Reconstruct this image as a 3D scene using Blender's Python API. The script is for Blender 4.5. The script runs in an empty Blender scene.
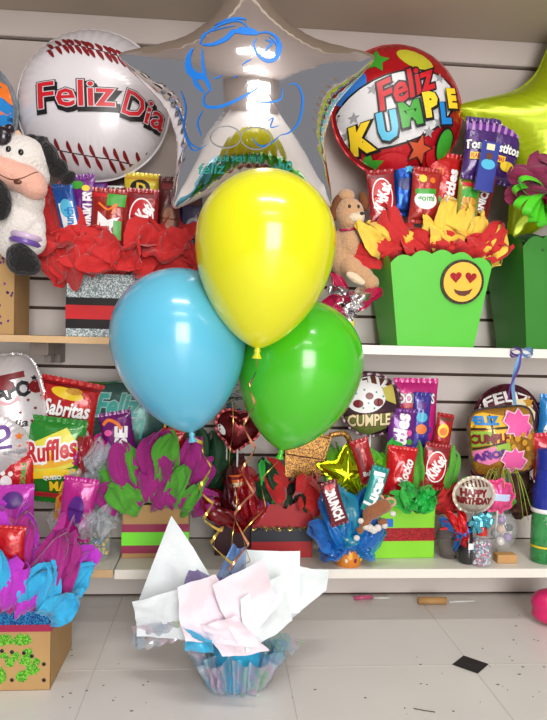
import bpy, bmesh, math, random
from mathutils import Vector, Matrix, noise
pi = math.pi
sc = bpy.context.scene
col = sc.collection
F = 665.0
CAM = Vector((0, -1.83, .70))
YAW, PITCH, ROLL = math.radians(4.6), math.radians(-1.35), math.radians(1.4)
fw = Vector((math.sin(YAW)*math.cos(PITCH), math.cos(YAW)*math.cos(PITCH), math.sin(PITCH)))
rt0 = Vector((math.cos(YAW), -math.sin(YAW), 0))
up0 = rt0.cross(fw)
rt = rt0*math.cos(ROLL) + up0*math.sin(ROLL)
up = up0*math.cos(ROLL) - rt0*math.sin(ROLL)

def P(px, py, Y):
    d = fw + rt*((px-273.5)/F) - up*((py-360)/F)
    t = (Y-CAM.y)/d.y
    return CAM + d*t
def mpp(Y): return (Y+1.83)/F*1.015

# ------------------------------------------------------------------ materials
def lin(c):
    def f(x):
        x /= 255.0
        return x/12.92 if x <= .04045 else ((x+.055)/1.055)**2.4
    return tuple(f(x) for x in c)+(1,)
MATS = {}
def mat(name, c, rough=.5, metal=0, var=.0, vscale=30, bump=0, bscale=60, **kw):
    if name in MATS: return MATS[name]
    m = bpy.data.materials.new(name); m.use_nodes = True
    nt = m.node_tree; b = nt.nodes['Principled BSDF']
    b.inputs['Roughness'].default_value = rough; b.inputs['Metallic'].default_value = metal
    tc = nt.nodes.new('ShaderNodeTexCoord')
    n = nt.nodes.new('ShaderNodeTexNoise'); n.inputs['Scale'].default_value = vscale; n.inputs['Detail'].default_value = 3
    nt.links.new(tc.outputs['Object'], n.inputs['Vector'])
    mx = nt.nodes.new('ShaderNodeMix'); mx.data_type = 'RGBA'
    k = lin(c)
    mx.inputs[6].default_value = tuple(x*(1-var) for x in k[:3])+(1,)
    mx.inputs[7].default_value = tuple(min(1, x*(1+var)) for x in k[:3])+(1,)
    nt.links.new(n.outputs['Fac'], mx.inputs[0]); nt.links.new(mx.outputs[2], b.inputs['Base Color'])
    if bump:
        n2 = nt.nodes.new('ShaderNodeTexNoise'); n2.inputs['Scale'].default_value = bscale; n2.inputs['Detail'].default_value = 4
        nt.links.new(tc.outputs['Object'], n2.inputs['Vector'])
        bp = nt.nodes.new('ShaderNodeBump'); bp.inputs['Strength'].default_value = bump; bp.inputs['Distance'].default_value = .01
        nt.links.new(n2.outputs['Fac'], bp.inputs['Height']); nt.links.new(bp.outputs['Normal'], b.inputs['Normal'])
    for a, v in kw.items():
        b.inputs[a.replace('_', ' ')].default_value = v
    MATS[name] = m
    return m
def glitter(name, c, c2, scale=700, metal=.6):
    if name in MATS: return MATS[name]
    m = bpy.data.materials.new(name); m.use_nodes = True
    nt = m.node_tree; b = nt.nodes['Principled BSDF']
    tc = nt.nodes.new('ShaderNodeTexCoord'); v = nt.nodes.new('ShaderNodeTexVoronoi'); v.inputs['Scale'].default_value = scale
    nt.links.new(tc.outputs['Object'], v.inputs['Vector'])
    sp = nt.nodes.new('ShaderNodeSeparateColor'); nt.links.new(v.outputs['Color'], sp.inputs[0])
    r = nt.nodes.new('ShaderNodeValToRGB'); r.color_ramp.elements[0].color = lin(c); r.color_ramp.elements[1].color = lin(c2)
    r.color_ramp.elements[0].position = .35; r.color_ramp.elements[1].position = .8
    nt.links.new(sp.outputs[0], r.inputs[0]); nt.links.new(r.outputs[0], b.inputs['Base Color'])
    b.inputs['Metallic'].default_value = metal; b.inputs['Roughness'].default_value = .35
    MATS[name] = m
    return m
def irid(name, alpha=.6):
    if name in MATS: return MATS[name]
    m = film(name, (200, 225, 225), alpha, .1, 600)
    nt = m.node_tree; b = nt.nodes['Principled BSDF']; mx = [n for n in nt.nodes if n.type == 'MIX'][0]
    nz = [n for n in nt.nodes if n.type == 'TEX_NOISE'][0]; nz.inputs['Scale'].default_value = 16; nz.inputs['Detail'].default_value = 2
    r = nt.nodes.new('ShaderNodeValToRGB'); e = r.color_ramp.elements
    e[0].position = .3; e[0].color = lin((165, 220, 205)); e[1].position = .72; e[1].color = lin((232, 222, 185))
    for p, c in ((.40, (155, 200, 228)), (.48, (215, 225, 235)), (.56, (226, 195, 222)), (.64, (180, 225, 195))): x = e.new(p); x.color = lin(c)
    nt.links.new(nz.outputs['Fac'], r.inputs[0]); nt.links.new(r.outputs[0], b.inputs['Base Color'])
    b.inputs['Metallic'].default_value = .55
    return m
def film(name, c, alpha=.4, rough=.12, thick=420, metal=0.0):
    if name in MATS: return MATS[name]
    m = mat(name, c, rough, metal, var=.3, vscale=25, bump=.5, bscale=45)
    b = m.node_tree.nodes['Principled BSDF']
    b.inputs['Alpha'].default_value = alpha
    b.inputs['Thin Film Thickness'].default_value = thick
    b.inputs['Thin Film IOR'].default_value = 1.6
    b.inputs['Specular IOR Level'].default_value = 1.0
    return m

# ------------------------------------------------------------------ mesh building
class MB:
    def __init__(s): s.v = []; s.f = []; s.m = []; s.s = []; s.mats = []
    def add(s, vs, fs, mt, smooth=True, M=None):
        o = len(s.v)
        s.v += [(M @ Vector(v)) if M is not None else Vector(v) for v in vs]
        if mt not in s.mats: s.mats.append(mt)
        k = s.mats.index(mt)
        for f in fs: s.f.append(tuple(i+o for i in f)); s.m.append(k); s.s.append(smooth)
        return s
    def grid(s, fn, nu, nv, mt, cu=False, cv=False, smooth=True, M=None):
        U = nu if cu else nu+1; V = nv if cv else nv+1
        vs = [fn(i/nu, j/nv) for i in range(U) for j in range(V)]
        fs = []
        for i in range(nu):
            for j in range(nv):
                a = i*V+j; b = ((i+1) % U)*V+j; c = ((i+1) % U)*V+(j+1) % V; d = i*V+(j+1) % V
                fs.append((a, b, c, d))
        return s.add(vs, fs, mt, smooth, M)
    def box(s, x0, x1, y0, y1, z0, z1, mt, M=None):
        vs = [(x, y, z) for x in (x0, x1) for y in (y0, y1) for z in (z0, z1)]
        fs = [(0, 1, 3, 2), (4, 6, 7, 5), (0, 4, 5, 1), (2, 3, 7, 6), (0, 2, 6, 4), (1, 5, 7, 3)]
        return s.add(vs, fs, mt, False, M)
    def tube(s, pts, r, mt, n=8, closed=False, M=None, caps=True):
        pts = [Vector(p) for p in pts]; N = len(pts); rs = r if isinstance(r, (list, tuple)) else [r]*N
        vs = []; pv = None
        for i, p in enumerate(pts):
            a = pts[(i-1) % N] if (closed or i > 0) else p; b = pts[(i+1) % N] if (closed or i < N-1) else p
            t = (b-a).normalized()
            if pv is None: pv = t.orthogonal().normalized()
            pv = (pv - t*pv.dot(t)); pv = pv.normalized() if pv.length > 1e-6 else t.orthogonal().normalized()
            w = t.cross(pv)
            for k in range(n): vs.append(p + (pv*math.cos(2*pi*k/n)+w*math.sin(2*pi*k/n))*rs[i])
        fs = []
        for i in range(N if closed else N-1):
            for k in range(n):
                fs.append((i*n+k, i*n+(k+1) % n, ((i+1) % N)*n+(k+1) % n, ((i+1) % N)*n+k))
        if caps and not closed: fs += [tuple(range(n))[::-1], tuple((N-1)*n+k for k in range(n))]
        return s.add(vs, fs, mt, True, M)
    def lathe(s, prof, mt, n=32, M=None):
        return s.grid(lambda a, b: _prof(prof, a, b), n, len(prof)-1, mt, cu=True, M=M)
    def strip(s, pts, w, mt, wd=None, M=None, taper=False):
        pts = [Vector(p) for p in pts]; vs = []
        for i, p in enumerate(pts):
            a = pts[max(i-1, 0)]; b = pts[min(i+1, len(pts)-1)]
            d = (wd[i] if isinstance(wd, list) else wd) or (b-a).cross(Vector((0, 1, 0)))
            d = Vector(d).normalized()*(w*.5)
            vs += [p-d, p+d]
        return s.add(vs, [(2*i, 2*i+1, 2*i+3, 2*i+2) for i in range(len(pts)-1)], mt, True, M)
    def ball(s, c, r, mt, n=20, M=None, rot=None):
        r = r if isinstance(r, (tuple, list)) else (r, r, r); c = Vector(c)
        def fn(a, b):
            t = pi*b; v = Vector((r[0]*math.sin(t)*math.cos(2*pi*a), r[1]*math.sin(t)*math.sin(2*pi*a), r[2]*math.cos(t)))
            if rot is not None: v = rot @ v
            return c+v
        return s.grid(fn, n, max(8, n//2), mt, cu=True, M=M)
    def build(s, name, parent=None, loc=(0, 0, 0), rot=(0, 0, 0), bevel=0):
        me = bpy.data.meshes.new(name)
        me.from_pydata([tuple(v) for v in s.v], [], s.f)
        for m in s.mats: me.materials.append(m)
        me.polygons.foreach_set('material_index', s.m); me.polygons.foreach_set('use_smooth', s.s)
        me.validate(); me.update()
        o = bpy.data.objects.new(name, me); col.objects.link(o)
        o.location = loc; o.rotation_euler = rot
        if parent: o.parent = parent
        if bevel:
            b = o.modifiers.new('b', 'BEVEL'); b.width = bevel; b.segments = 2; b.limit_method = 'ANGLE'
        return o
def _prof(prof, a, b):
    n = len(prof)-1; i = min(int(round(b*n)), n); r, z = prof[i]
    return Vector((r*math.cos(2*pi*a), r*math.sin(2*pi*a), z))
def tag(o, label, cat, group=None):
    o['label'] = label; o['category'] = cat
    if group: o['group'] = group
    return o
def empty(name, loc, label, cat, group=None, rot=(0, 0, 0)):
    o = bpy.data.objects.new(name, None); col.objects.link(o); o.location = loc; o.rotation_euler = rot
    o.empty_display_size = .02
    return tag(o, label, cat, group)
def struct(o): o['kind'] = 'structure'; return o
def blob(name, balls, mt, parent=None, loc=(0, 0, 0), rot=(0, 0, 0), vox=.003, smooth=6, matfn=None, mats=None):
    """one continuous skin grown round a set of overlapping ellipsoids"""
    mb = MB()
    for b in balls:
        r3 = b[2] if len(b) > 2 else None
        mb.ball(b[0], b[1], mt, 20, rot=Matrix.Rotation(math.radians(r3), 3, 'Y') if r3 else None)
    o = mb.build(name+'_tmp')
    m = o.modifiers.new('r', 'REMESH'); m.mode = 'VOXEL'; m.voxel_size = vox; m.use_smooth_shade = True
    q = o.modifiers.new('s', 'SMOOTH'); q.iterations = smooth; q.factor = .6
    dg = bpy.context.evaluated_depsgraph_get()
    me = bpy.data.meshes.new_from_object(o.evaluated_get(dg)); me.name = name
    bpy.data.objects.remove(o)
    me.materials.clear()
    for k in ([mt]+(mats or [])): me.materials.append(k)
    for p in me.polygons:
        p.use_smooth = True; p.material_index = matfn(p.center) if matfn else 0
    o = bpy.data.objects.new(name, me); col.objects.link(o); o.location = loc; o.rotation_euler = rot
    if parent: o.parent = parent
    return o

# ------------------------------------------------------------------ flat shapes (x right, y down, units are photo-scale pixels) laid on curved skins
def pol(pts): return (list(pts), [tuple(range(len(pts)))])
def rotp(pts, a, cx=0, cy=0):
    a = math.radians(a); c, s = math.cos(a), math.sin(a)
    return [(cx+(x-cx)*c+(y-cy)*s, cy-(x-cx)*s+(y-cy)*c) for x, y in pts]
def rect(x0, y0, x1, y1, rot=0): return pol(rotp([(x0, y0), (x1, y0), (x1, y1), (x0, y1)], rot, (x0+x1)/2, (y0+y1)/2))
def ell(cx, cy, rx, ry=None, rot=0, n=28):
    ry = ry or rx
    return pol(rotp([(cx+rx*math.cos(2*pi*i/n), cy+ry*math.sin(2*pi*i/n)) for i in range(n)], rot, cx, cy))
def star2(cx, cy, r, k=.45, n=5, rot=0):
    return pol([(cx+(r if i % 2 == 0 else r*k)*math.sin(pi*i/n+math.radians(rot)), cy-(r if i % 2 == 0 else r*k)*math.cos(pi*i/n+math.radians(rot))) for i in range(2*n)])
def heart2(cx, cy, r, rot=0):
    pts = []
    for i in range(30):
        t = 2*pi*i/30
        pts.append((cx+r*math.sin(t)**3, cy-r*(13*math.cos(t)-5*math.cos(2*t)-2*math.cos(3*t)-math.cos(4*t))/16))
    return pol(rotp(pts, rot, cx, cy))
def stroke(pts, w, taper=False):
    vs = []; n = len(pts)
    for i, (x, y) in enumerate(pts):
        a = pts[max(0, i-1)]; b = pts[min(n-1, i+1)]
        dx, dy = b[0]-a[0], b[1]-a[1]; L = math.hypot(dx, dy) or 1
        ww = w*(.25+.75*math.sin(pi*i/(n-1))) if taper else w
        vs += [(x-dy/L*ww/2, y+dx/L*ww/2), (x+dy/L*ww/2, y-dx/L*ww/2)]
    return (vs, [(2*i, 2*i+1, 2*i+3, 2*i+2) for i in range(n-1)])
def spl(pts, k=6):
    out = []
    q = [pts[0]]+list(pts)+[pts[-1]]
    for i in range(1, len(q)-2):
        for j in range(k):
            t = j/k
            out.append(tuple(.5*((2*q[i][d])+(-q[i-1][d]+q[i+1][d])*t+(2*q[i-1][d]-5*q[i][d]+4*q[i+1][d]-q[i+2][d])*t*t+(-q[i-1][d]+3*q[i][d]-3*q[i+1][d]+q[i+2][d])*t**3) for d in range(len(q[0]))))
    out.append(tuple(pts[-1]))
    return out
_tx = {}
def _text(t, bold, shear):
    k = (t, bold, shear)
    if k not in _tx:
        c = bpy.data.curves.new('t', 'FONT'); c.body = t; c.offset = bold; c.shear = shear; c.resolution_u = 2
        c.align_x = 'CENTER'
        o = bpy.data.objects.new('t', c); col.objects.link(o)
        dg = bpy.context.evaluated_depsgraph_get(); dg.update()
        me = bpy.data.meshes.new_from_object(o.evaluated_get(dg))
        _tx[k] = ([(v.co.x, v.co.y) for v in me.vertices], [tuple(p.vertices) for p in me.polygons])
        bpy.data.objects.remove(o); bpy.data.meshes.remove(me)
    return _tx[k]
def txt(t, cx, cy, w, h, rot=0, bold=.02, shear=0, ref=None, arc=0):
    bv, _ = _text(t, .02 if ref is None else ref, shear)
    x0, x1 = min(v[0] for v in bv), max(v[0] for v in bv); y0, y1 = min(v[1] for v in bv), max(v[1] for v in bv)
    vs, fs = _text(t, bold, shear)
    out = []
    for x, y in vs:
        X = (x-(x0+x1)/2)/(x1-x0)*w; Yv = -(y-(y0+y1)/2)/(y1-y0)*h
        if arc: Yv += arc*((X/(w/2))**2)
        out.append((cx+X, cy+Yv))
    return (rotp(out, rot, cx, cy), fs)
def lay(mb, shape, conv, mt, step, k):
    """conv(x,y,lift)->Vector"""
    bm = bmesh.new()
    vs = [bm.verts.new((x, y, 0)) for x, y in shape[0]]
    for f in shape[1]:
        try: bm.faces.new([vs[i] for i in f])
        except ValueError: pass
    big = [f for f in bm.faces if len(f.verts) > 4]
    if big: bmesh.ops.triangulate(bm, faces=big)
    xs = [v[0] for v in shape[0]]; ys = [v[1] for v in shape[0]]
    for ax, lo, hi in ((0, min(xs), max(xs)), (1, min(ys), max(ys))):
        n = int((hi-lo)/step)
        for i in range(1, n+1):
            c = [0, 0, 0]; c[ax] = lo+(hi-lo)*i/(n+1); no = [0, 0, 0]; no[ax] = 1
            bmesh.ops.bisect_plane(bm, geom=bm.verts[:]+bm.edges[:]+bm.faces[:], plane_co=c, plane_no=no)
    bm.verts.index_update()
    mb.add([conv(v.co.x, v.co.y, .0007*(k+1)) for v in bm.verts], [tuple(v.index for v in f.verts) for f in bm.faces], mt, True)
    bm.free()

# ------------------------------------------------------------------ kinds of thing
def Rcirc(r): return lambda t: r
def Rstar(r, inner=.6, a0=19, p=2.6):
    def f(t):
        k = ((t-math.radians(a0)) % (2*pi/5)); k = min(k, 2*pi/5-k)/(pi/5)
        k = math.sqrt(k*k+.0015)
        return r*(inner+(1-inner)*max(0, 1-k)**p)
    return f
def Rsq(r, a0=0, e=3.2):
    def f(t):
        t -= math.radians(a0)
        return r/((abs(math.cos(t))**e+abs(math.sin(t))**e)**(1/e))
    return f
def Rell(a, b, a0=0):
    def f(t):
        t -= math.radians(a0); return 1/math.sqrt((math.cos(t)/a)**2+(math.sin(t)/b)**2)
    return f
def Rheart(r, a0=0):
    def f(t):
        t = (t-math.radians(a0)-pi/2+pi) % (2*pi)-pi
        a = abs(t)/pi
        return r*(.62+.55*math.sin(pi*min(1, a*1.25))**1*.75*(1-a*.35)+.42*a**5)
    return f
def inflate(Rf):
    """height of a membrane blown up inside the outline"""
    import numpy as np
    n = 140; Rm = max(Rf(2*pi*i/360) for i in range(360))*1.02
    g = np.linspace(-Rm, Rm, n); X, Y = np.meshgrid(g, g, indexing='ij')
    ta = np.array([Rf(2*pi*i/2000) for i in range(2001)])
    TH = np.mod(np.arctan2(Y, X), 2*pi); RR = np.hypot(X, Y); RB = np.interp(TH/(2*pi)*2000, np.arange(2001), ta)
    ins = RR < RB; ph = np.where(ins, .1, 0.)
    for _ in range(9000):
        q = np.zeros_like(ph)
        q[1:-1, 1:-1] = .25*(ph[2:, 1:-1]+ph[:-2, 1:-1]+ph[1:-1, 2:]+ph[1:-1, :-2])+.001
        ph = np.where(ins, q, 0)
    ph /= ph.max()
    gg = np.where(RR < RB*.97, ph/np.maximum(1e-3, 1-(RR/RB)**2), 0)
    def G(th, s):
        s2 = min(s, .86); r = Rf(th)*s2
        x = (r*math.cos(th)/Rm+1)/2*(n-1); y = (r*math.sin(th)/Rm+1)/2*(n-1)
        i, j = int(x), int(y); fx, fy = x-i, y-j
        return max(1e-4, float(gg[i, j]*(1-fx)*(1-fy)+gg[i+1, j]*fx*(1-fy)+gg[i, j+1]*(1-fx)*fy+gg[i+1, j+1]*fx*fy))
    return G
def foil(name, label, cat, px, py, Y, R, T, mt, decals=(), wr=44, wa=.003, group=None, stick=None, step=5, seam=None, nu=160, lean=0, pw=2.3, qw=.62, poisson=False, flat=1, sw=.007):
    m = mpp(Y); Rf = lambda t: R(t)*m; T = T*m
    G = inflate(Rf) if poisson else None
    def H(th, s): return (T*(max(0, 1-s*s)*G(th, s))**.62 if G else T*max(0, 1-s**pw)**qw) + wa*math.sin(wr*th+2*math.sin(3*th))*s**7*max(0, 1-s)**.4*2.0
    def sk(sign):
        def fn(a, b):
            th = 2*pi*a; s = math.sin(pi/2*b); r = Rf(th)*s
            return Vector((r*math.cos(th), -sign*H(th, s), r*math.sin(th)))
        return fn
    mb = MB(); mb.grid(sk(1), nu, 36, mt, cu=True); mb.grid(sk(-1), nu, 16, mt, cu=True)
    def conv(x, y, lift):
        kk = T*.85/(Y+1.83)*flat
        u, v = (x-px-(px-215)*kk-(x-px)*kk)*m, -(y-py-(py-345)*kk-(y-py)*kk)*m
        th = math.atan2(v, u); r = math.hypot(u, v); R0 = Rf(th); s = r/R0
        if s > .97: u *= .97/s; v *= .97/s; s = .97
        return Vector((u*(1+lift*3), -H(th, s)-lift, v*(1+lift*3)))
    k = -1; last = None
    for sh, dm in decals:
        if dm is not last: k += 1; last = dm
        lay(mb, sh, conv, dm, step, k*.8)
    o = mb.build(name, None, P(px, py, Y), (math.radians(lean), 0, 0)); tag(o, label, cat, group)
    sb = MB()
    sb.grid(lambda a, b: Vector(((Rf(2*pi*a)*.985+b*sw)*math.cos(2*pi*a), .0004*math.sin(23*2*pi*a)*b, (Rf(2*pi*a)*.985+b*sw)*math.sin(2*pi*a))), nu*2, 2, seam or mt, cu=True)
    sb.build('seam', o)
    if stick is not None:
        z0 = -Rf(-pi/2)*.99; z1 = stick-o.location.z
        s2 = MB(); s2.tube([(0, 0, z0), (0, .004, (z0+z1)/2), (0, .006, z1)], .0025, M_stick); s2.build('stick', o)
    return o
def bag(name, label, cat, x0, y0, x1, y1, Y, tilt, mt, decals=(), t=.3, group=None, crimp=True, lean=0, seed=0, sealm=None, yaw=0):
    """sealed packet; decals in px about its own centre, upright"""
    m = mpp(Y); w = (x1-x0)*m; h = (y1-y0)*m; T = t*min(w, h)*.5; hb = h*.88 if crimp else h
    def N(U, V):
        U = max(-1, min(1, U)); V = max(-1, min(1, V))
        e = max(0, 1-abs(U)**2.6)**.6*max(0, 1-abs(V)**2.6)**.6
        return T*e + T*.16*e*(noise.noise(Vector((U*2.2+seed, V*2.6, seed*3.1)))+.6*math.sin(U*9+seed)*abs(V)**3)
    pinch = lambda U, V: 1-.06*(1-abs(V)**2)*(T > .006)
    mb = MB()
    for sg in (1, -1):
        mb.grid(lambda a, b: Vector(((2*a-1)*w/2*pinch(0, 2*b-1), -sg*N(2*a-1, 2*b-1), (2*b-1)*hb/2)), 20, 24, mt)
    def conv(x, y, lift):
        u, v = x*m, -y*m; U = max(-.96, min(.96, u/(w/2))); V = max(-.99, min(.99, v/(hb/2)))
        return Vector((U*w/2*pinch(0, V), -N(U, V)-lift*.8, V*hb/2))
    for k, (sh, dm) in enumerate(decals): lay(mb, sh, conv, dm, 3, k*.6)
    loc = P((x0+x1)/2, (y0+y1)/2, Y)
    o = mb.build(name, None, loc, (math.radians(lean), math.radians(tilt), math.radians(yaw))); tag(o, label, cat, group)
    if crimp:
        for sg in (1, -1):
            s = MB(); n = 24
            vs = []
            for i in range(n+1):
                x = (i/n*2-1)*w/2; zt = sg*(h/2+(.0015 if i % 2 else -.0005)); yy = .0006*math.sin(i*2.1)
                vs += [Vector((x, yy-.0004, sg*hb/2*.995)), Vector((x, yy*.5+.0003*(i % 2), (sg*hb/2+zt)/2)), Vector((x, yy, zt))]
            fs = []
            for i in range(n):
                for j in range(2): fs.append((i*3+j, i*3+j+1, (i+1)*3+j+1, (i+1)*3+j))
            s.add(vs, fs, sealm or mt, False); s.build('crimped_seal', o)
    return o
def leaf(mb, a, b, w, mt, seed, bend=.02, crump=.35, n=16, blunt=.42, lat=None):
    a = Vector(a); b = Vector(b); ax = b-a
    la = (lat or ax.cross(Vector((0, 1, 0)))).normalized(); N = la.cross(ax).normalized()
    if N.y > 0: N = -N
    w = w*1.3; sk = math.sin(seed*5.3)*.7; fd = math.sin(seed*3.7)*.45
    def fn(s, t):
        aa = 2*s-1
        ww = w*(.42+1.15*t)*max(0, (1-t))**blunt*(1+.3*noise.noise(Vector((t*3.3, seed, aa))))
        p = a+ax*(t-.16*aa*aa*t*(1-t))+la*(aa*ww+sk*w*t*t)
        q = Vector((aa*1.1+seed*1.7, t*1.5+seed*.9, seed))
        d = noise.noise(q)*1.1+.8*abs(noise.noise(q*2.1))+.30*abs(noise.noise(q*4.6))
        d += fd*abs(aa)*(.5+t)*1.6
        sl = .5*noise.noise(q*1.7+Vector((9, 3, 1)))*t
        return p+N*(d*w*crump*1.8+bend*math.sin(pi*t)*2)+la*(sl*w)+ax*(.18*noise.noise(q*1.6+Vector((4, 4, 4)))*t)
    mb.grid(fn, n, n, mt, smooth=True)
def tissue(name, label, leaves, Yb, cat='tissue paper', group=None, base=None, w=14, crump=.35, blunt=.42, seed=1):
    """leaves: (x0,y0,x1,y1,mat[,w[,dY0,dY1]]) in px"""
    x0, y0 = leaves[0][0], leaves[0][1]
    loc = P(base[0], base[1], Yb) if base else P(x0, y0, Yb)
    r = empty(name, loc, label, cat, group)
    rj = random.Random(seed)
    for i, l in enumerate(leaves):
        ww = l[5] if len(l) > 5 else w; dy0 = l[6] if len(l) > 6 else 0; dy1 = l[7] if len(l) > 7 else -.02
        mb = MB(); leaf(mb, P(l[0], l[1], Yb+dy0)-loc, P(l[2], l[3], Yb+dy1+rj.uniform(-.014, .014))-loc, ww*mpp(Yb), l[4], seed*7.3+i*1.9, crump=crump, blunt=blunt)
        mb.build('tissue_sheet', r)
    return r
def giftbox(name, label, x0, y0, x1, Yf, dep, z, mt, bands=(), group=None, yaw=0, h=None, open_top=True, cat='gift box'):
    """front face left/right px at Yf, top px y0; bands: (t0,t1,mat) fractions of the height"""
    a = P(x0, 345, Yf); b = P(x1, 345, Yf); top = P((x0+x1)/2, y0, Yf).z
    w = b.x-a.x; h = h or top-z; cx = (a.x+b.x)/2
    r = empty(name, (cx, Yf+dep/2, z), label, cat, group, (0, 0, math.radians(yaw)))
    mb = MB(); t = .002
    mb.box(-w/2, w/2, -dep/2, dep/2, 0, t, mt)
    mb.box(-w/2, w/2, -dep/2, -dep/2+t, 0, h, mt); mb.box(-w/2, w/2, dep/2-t, dep/2, 0, h, mt)
    mb.box(-w/2, -w/2+t, -dep/2, dep/2, 0, h, mt); mb.box(w/2-t, w/2, -dep/2, dep/2, 0, h, mt)
    if not open_top: mb.box(-w/2, w/2, -dep/2, dep/2, h-t, h, mt)
    mb.build('box_body', r, bevel=.0008)
    for k, (t0, t1, bmt) in enumerate(bands):
        e = .0006*(k+1); s = MB()
        pts = [(-w/2-e, -dep/2-e), (w/2+e, -dep/2-e), (w/2+e, dep/2+e), (-w/2-e, dep/2+e)]
        vs = [Vector((x, y, zz)) for zz in (t0*h, t1*h) for x, y in pts]
        s.add(vs, [(i, (i+1) % 4, (i+1) % 4+4, i+4) for i in range(4)], bmt, False)
        s.build('ribbon_band', r)
    return r
def bow(name, parent, c, r, w, mt, n=6, seed=0, fl=.35):
    rd = random.Random(seed); mb = MB(); c = Vector(c)
    for i in range(n):
        a = 2*pi*i/n+rd.uniform(-.25, .25); d = Vector((math.cos(a), -fl*rd.uniform(.3, 1.6), math.sin(a))).normalized()
        s = d.cross(Vector((0, 1, 0))).normalized(); q = s.cross(d).normalized(); R = r*rd.uniform(.75, 1.1)
        pts = []; wd = []
        for k in range(17):
            t = 2*pi*k/16
            pts.append(c+d*(R*.5*(1-math.cos(t)))+q*(R*.26*math.sin(t))); wd.append(s+q*.2)
        mb.strip(pts, w, mt, wd)
    mb.ball(c-Vector((0, .004, 0)), w*.4, mt, 10)
    return mb.build(name, parent)
def curl(name, parent, pts, w, mt, turns=6, r=.008, seed=0, r0=.15, n=None):
    """curling ribbon following pts (local)"""
    q = spl([tuple(p) for p in pts], 40); N = len(q); out = []; wd = []
    for i, p in enumerate(q):
        t = i/(N-1); a = 2*pi*turns*t+seed; rr = r*(r0+(1-r0)*min(1, t*1.6))
        out.append(Vector(p)+Vector((math.cos(a)*rr, math.sin(a)*rr, .25*rr*math.sin(2*a))))
        wd.append(Vector((math.cos(a)*.35, math.sin(a)*.35, 1)))
    mb = MB(); mb.strip(out, w, mt, wd)
    return mb.build(name, parent)

from mathutils.bvhtree import BVHTree
def snapper(*objs):
    trees = [BVHTree.FromPolygons([v.co for v in o.data.vertices], [p.vertices for p in o.data.polygons]) for o in objs]
    def f(p, off=.0):
        """move a local point onto the nearest front skin"""
        best = None
        for t in trees:
            h = t.ray_cast(Vector((p.x, p.y-.5, p.z)), Vector((0, 1, 0)))
            if h[0] is not None and (best is None or h[0].y < best.y): best = h[0]
        q = best if best is not None else p
        return Vector((q.x, q.y-off, q.z))
    return f

# ================================================================== materials in use
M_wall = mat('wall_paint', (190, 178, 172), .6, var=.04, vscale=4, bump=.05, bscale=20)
M_slat = mat('slat_paint', (212, 204, 198), .45, var=.04, vscale=5)
M_groove = mat('groove_dark', (78, 58, 48), .8)
M_shelf = mat('shelf_cream', (232, 228, 218), .4, var=.03, vscale=6)
M_raw = mat('raw_board_edge', (205, 170, 125), .7, var=.12, vscale=40)
M_canopy = mat('canopy_grey', (182, 168, 152), .6, var=.03, vscale=3)
M_floor = mat('floor_tile', (226, 223, 219), .3, var=.05, vscale=7)
M_joint = mat('tile_joint', (204, 200, 196), .8)
M_black = mat('black', (14, 12, 14), .5)
M_stick = mat('stick_white', (225, 225, 220), .4)
M_wood = mat('wood', (196, 150, 92), .6, var=.15, vscale=30)
M_dirt = mat('debris', (96, 86, 78), .9)
def gloss(n, c, rough=.28, **k): return mat(n, c, rough, var=.06, vscale=12, Coat_Weight=.35, Coat_Roughness=.12, **k)
def pack(n, c, rough=.24): return mat(n, c, rough, .12, var=.1, vscale=40, bump=.25, bscale=70, Coat_Weight=.5, Coat_Roughness=.08)
def foilm(n, c, rough=.16, metal=.35): return mat(n, c, rough, metal, var=.08, vscale=15, bump=.12, bscale=26)
def tis(n, c): return mat(n, c, .75, var=.12, vscale=25, bump=.3, bscale=90, Sheen_Weight=.3)
def ink(n, c, rough=.35): return mat('ink_'+n, c, rough)
I_white = ink('white', (240, 240, 240)); I_black = ink('black', (18, 14, 16)); I_red = ink('red', (196, 22, 36)); I_blue = ink('blue', (30, 130, 205))
I_yel = ink('yellow', (240, 205, 40)); I_grn = ink('green', (60, 160, 45)); I_org = ink('orange', (235, 120, 35)); I_purp = ink('purple', (95, 40, 140))
I_dred = ink('dark_red', (120, 14, 24)); I_teal = ink('teal', (60, 165, 155)); I_pink = ink('pink', (232, 95, 165)); I_cyan = ink('cyan', (80, 185, 220))
I_gold = ink('gold', (205, 150, 45)); I_navy = ink('navy', (25, 35, 110)); I_brown = ink('brown', (95, 50, 28)); I_grey = ink('grey', (150, 150, 155))
I_cream = ink('cream', (240, 225, 180))
T_red = tis('tissue_red', (196, 24, 26)); T_yel = tis('tissue_yellow', (240, 200, 70)); T_mag = tis('tissue_magenta', (160, 20, 125)); T_grn = tis('tissue_green', (80, 165, 40))
T_white = tis('tissue_white', (226, 236, 240)); T_cyan = tis('tissue_cyan', (40, 165, 215)); T_blue = tis('tissue_blue', (20, 105, 190)); T_brg = tis('tissue_bright_green', (40, 180, 60))
M_kraft = mat('kraft', (186, 148, 96), .75, var=.06, vscale=20)
M_silver = mat('silver_foil', (235, 232, 232), .09, 1.0, bump=.14, bscale=9)
M_seams = mat('silver_seam', (225, 222, 225), .2, .95, bump=.4, bscale=70)
G_silver = glitter('glitter_silver', (110, 130, 135), (225, 235, 235), 480, .3)
G_red = glitter('glitter_red', (120, 5, 15), (200, 30, 40), 500, .3)
G_blue = glitter('glitter_blue', (10, 60, 130), (40, 150, 210), 500, .3)
G_gold = glitter('glitter_gold', (95, 55, 20), (205, 150, 60), 520, .4)
G_green = glitter('glitter_green', (60, 150, 30), (140, 215, 70), 500, .2)
G_purp = glitter('glitter_purple', (60, 15, 90), (140, 50, 160), 500, .2)
G_dark = glitter('glitter_dark', (20, 28, 24), (170, 160, 120), 420, .4)
C_clear = film('cellophane_clear', (215, 225, 240), .35)
C_irid = irid('cellophane_iridescent', .6)
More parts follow.
